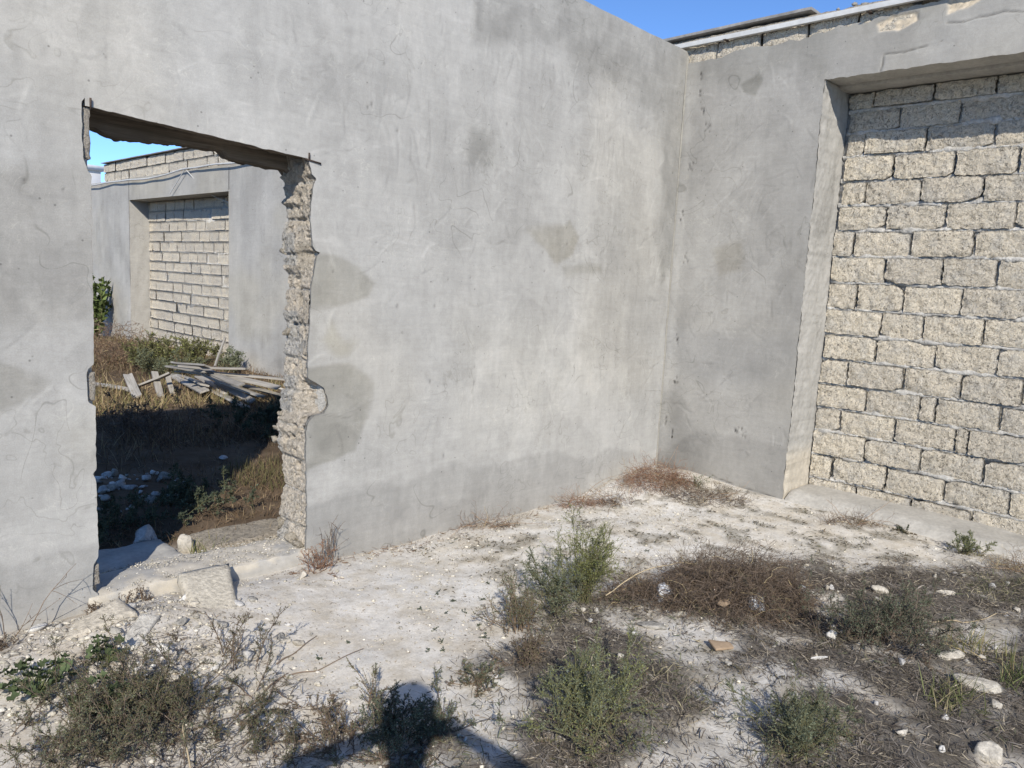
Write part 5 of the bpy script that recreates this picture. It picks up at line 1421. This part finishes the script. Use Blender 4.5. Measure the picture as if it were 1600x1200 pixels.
def gravel(n, prob, smin, smax, seed, box):
    r = np.random.default_rng(seed)
    x, y = r.uniform(box[0], box[1], n), r.uniform(box[2], box[3], n)
    k = r.uniform(size=n) < prob(x, y); x, y = x[k], y[k]; n = len(x)
    s = smin * (smax / smin) ** (r.uniform(size=n) ** 2.2); a = r.uniform(0, 2 * math.pi, n)
    sx = s * r.uniform(.7, 1.3, n); sy = s * r.uniform(.7, 1.3, n); szz = s * r.uniform(.5, 1, n)
    P = protoV[None] * np.stack([sx, sy, szz], 1)[:, None, :]
    X = P[..., 0] * np.cos(a)[:, None] - P[..., 1] * np.sin(a)[:, None] + x[:, None]
    Yy = P[..., 0] * np.sin(a)[:, None] + P[..., 1] * np.cos(a)[:, None] + y[:, None]
    Z = P[..., 2] + (ground_h(x, y) + szz * .25)[:, None]
    m = len(protoV); F = (protoF[None] + (np.arange(n) * m)[:, None, None]).reshape(-1, 3)
    c = np.array([.56, .535, .48]) * r.choice([.5, .6, .7, .8, .9, 1.0, 1.1], (n, 1)) * r.uniform(.85, 1.1, (n, 1)) * (1 - np.array([0, .015, .06]) * r.uniform(0, 2, (n, 1)))
    return np.stack([X, Yy, Z], -1).reshape(-1, 3), F, np.repeat(c, m, 0)
V, F, c = gravel(15000, lambda x, y: .7 * (1 - .5 * litter_mask(x, y)) * (.35 + .65 * sst(-.1, .4, fbm(x * 2.2, y * 2.2, 63, 3))), .003, .014, 105, (.5, 5.7, 1.0, 3.63))
tag(mk('gravel', V, F, M['stone'], col=c), 'fine pale limestone grit over the near ground', 'gravel', kind='stuff')
V, F, c = gravel(6500, lambda x, y: sst(-.5, .3, fbm(x * 3, y * 3, 69, 3)) * sst(1.75, 1.2, x) * sst(2.0, 2.8, y), .004, .02, 106, (.45, 2.1, 1.9, 3.62))
tag(mk('gravel', V, F, M['stone'], col=c), 'coarse pale rubble chips at the left under the doorway', 'gravel', kind='stuff')
V, F, c = gravel(1500, lambda x, y: x * 0 + 1., .003, .009, 107, (1.2, 2.24, 3.66, 3.98))
V[:, 2] += .062 - .03 * (V[:, 0] - 1.6) - ground_h(V[:, 0], V[:, 1]) - .08 * np.maximum(V[:, 1] - 3.88, 0)
tag(mk('gravel', V, F, M['stone'], col=c), 'pale grit lying on the threshold', 'gravel', kind='stuff')

# ------------------------------------------------------------------ the photographer, standing behind the camera
def person():
    f = Vector((.724, .69, 0)); s = Vector((.69, -.724, 0)); B = Vector((-.19, -.13, 0))
    def p(fw, sd, z): return B + f * fw + s * sd + Vector((0, 0, z))
    z0 = gh(-.19, -.13)
    root = thing('person', 'person in dark shirt and trousers holding up a phone, casting the shadow', 'person', (B.x, B.y, z0))
    vs, es, rs = [], [], []
    def v(pt, r_, parent=None):
        vs.append(pt); rs.append(r_ if isinstance(r_, tuple) else (r_, r_))
        if parent is not None: es.append((parent, len(vs) - 1))
        return len(vs) - 1
    pel = v(p(-.04, 0, 1.0), (.15, .12)); wai = v(p(-.05, 0, 1.16), (.14, .11), pel); che = v(p(-.05, 0, 1.40), (.16, .12), wai); nk0 = v(p(-.05, 0, 1.55), (.08, .07), che)
    nk = v(p(-.04, 0, 1.62), (.055, .055), nk0); h1 = v(p(-.02, 0, 1.72), (.085, .095), nk); h2 = v(p(-.02, 0, 1.80), (.085, .10), h1); h3 = v(p(-.03, 0, 1.86), (.05, .06), h2)
    v(p(.085, 0, 1.745), .014, h1)                                            # nose
    PF, PS, PZ = .205, .037, 1.60                                             # where the phone is held
    for sg in (-1, 1):
        v(p(-.03, sg * .09, 1.75), .016, h1)                                  # ear
        hip = v(p(-.04, sg * .09, .95), .095, pel); kn = v(p(-.02, sg * .11, .52), .06, hip); an = v(p(-.06, sg * .12, .10), .042, kn); v(p(.06, sg * .14, .045), .035, an)
        sh = v(p(-.05, sg * .20, 1.50), .062, che); el = v(p(.12, sg * .42, 1.45), .05, sh); wr = v(p(PF - .02, PS + sg * .19, PZ - .05), .032, el); pa = v(p(PF - .01, PS + sg * .11, PZ - .02), .028, wr)
        for k in range(4):                                                    # fingers closing on the phone
            zf = PZ - .03 + k * .018; a = v(p(PF + .004, PS + sg * .1, zf + .002), .0095, pa); b = v(p(PF + .002, PS + sg * .09, zf + .008), .0085, a); v(p(PF - .004, PS + sg * (.078 + .002 * k), zf + .01), .008, b)
        a = v(p(PF - .022, PS + sg * .09, PZ - .012), .011, pa); v(p(PF - .022, PS + sg * .07, PZ + .008), .009, a)   # thumb
    me = bpy.data.meshes.new('body'); me.from_pydata([tuple(q - Vector(root.location)) for q in vs], es, [])
    o = bpy.data.objects.new('body_tmp', me); COL.objects.link(o)
    sk = o.modifiers.new('skin', 'SKIN'); 
    for i, r_ in enumerate(rs): me.skin_vertices[0].data[i].radius = r_
    me.skin_vertices[0].data[0].use_root = True
    ss = o.modifiers.new('sub', 'SUBSURF'); ss.levels = 2; ss.render_levels = 2
    dg = bpy.context.evaluated_depsgraph_get(); em = bpy.data.meshes.new_from_object(o.evaluated_get(dg)); bpy.data.objects.remove(o)
    em.name = 'body'
    for m in ('skin', 'shirt', 'trousers', 'hair'): em.materials.append(M[m])
    for q in em.polygons:
        c = q.center; fw = c.x * f.x + c.y * f.y; sd_ = c.x * s.x + c.y * s.y
        q.material_index = 0 if (c.z > 1.58 and abs(sd_) < .14) or (fw > .13) else 2 if c.z < 1.04 else 1
        if c.z < .12 - z0: q.material_index = 3
        q.use_smooth = True
    link(bpy.data.objects.new('body', em), root)
    V, F = stone_mesh(.098, .098, .085, 9, 3, .08, 0); V[:, 2] = np.maximum(V[:, 2], -.03 - .06 * (V[:, 0] * f.x + V[:, 1] * f.y < .02))
    hp = p(-.035, 0, 1.825); mk('hair', V + np.array(hp), F, M['hair'], root, smooth=True)
    V, F = boxVF(-.004, .004, -.08, .08, -.037, .037)
    V = np.array([p(PF + q[0], PS + q[1], PZ - .01 + q[2]) for q in V])
    ph = mk('phone', V, F, M['phone']); tag(ph, 'black phone held up in landscape by the photographer', 'phone')
person()
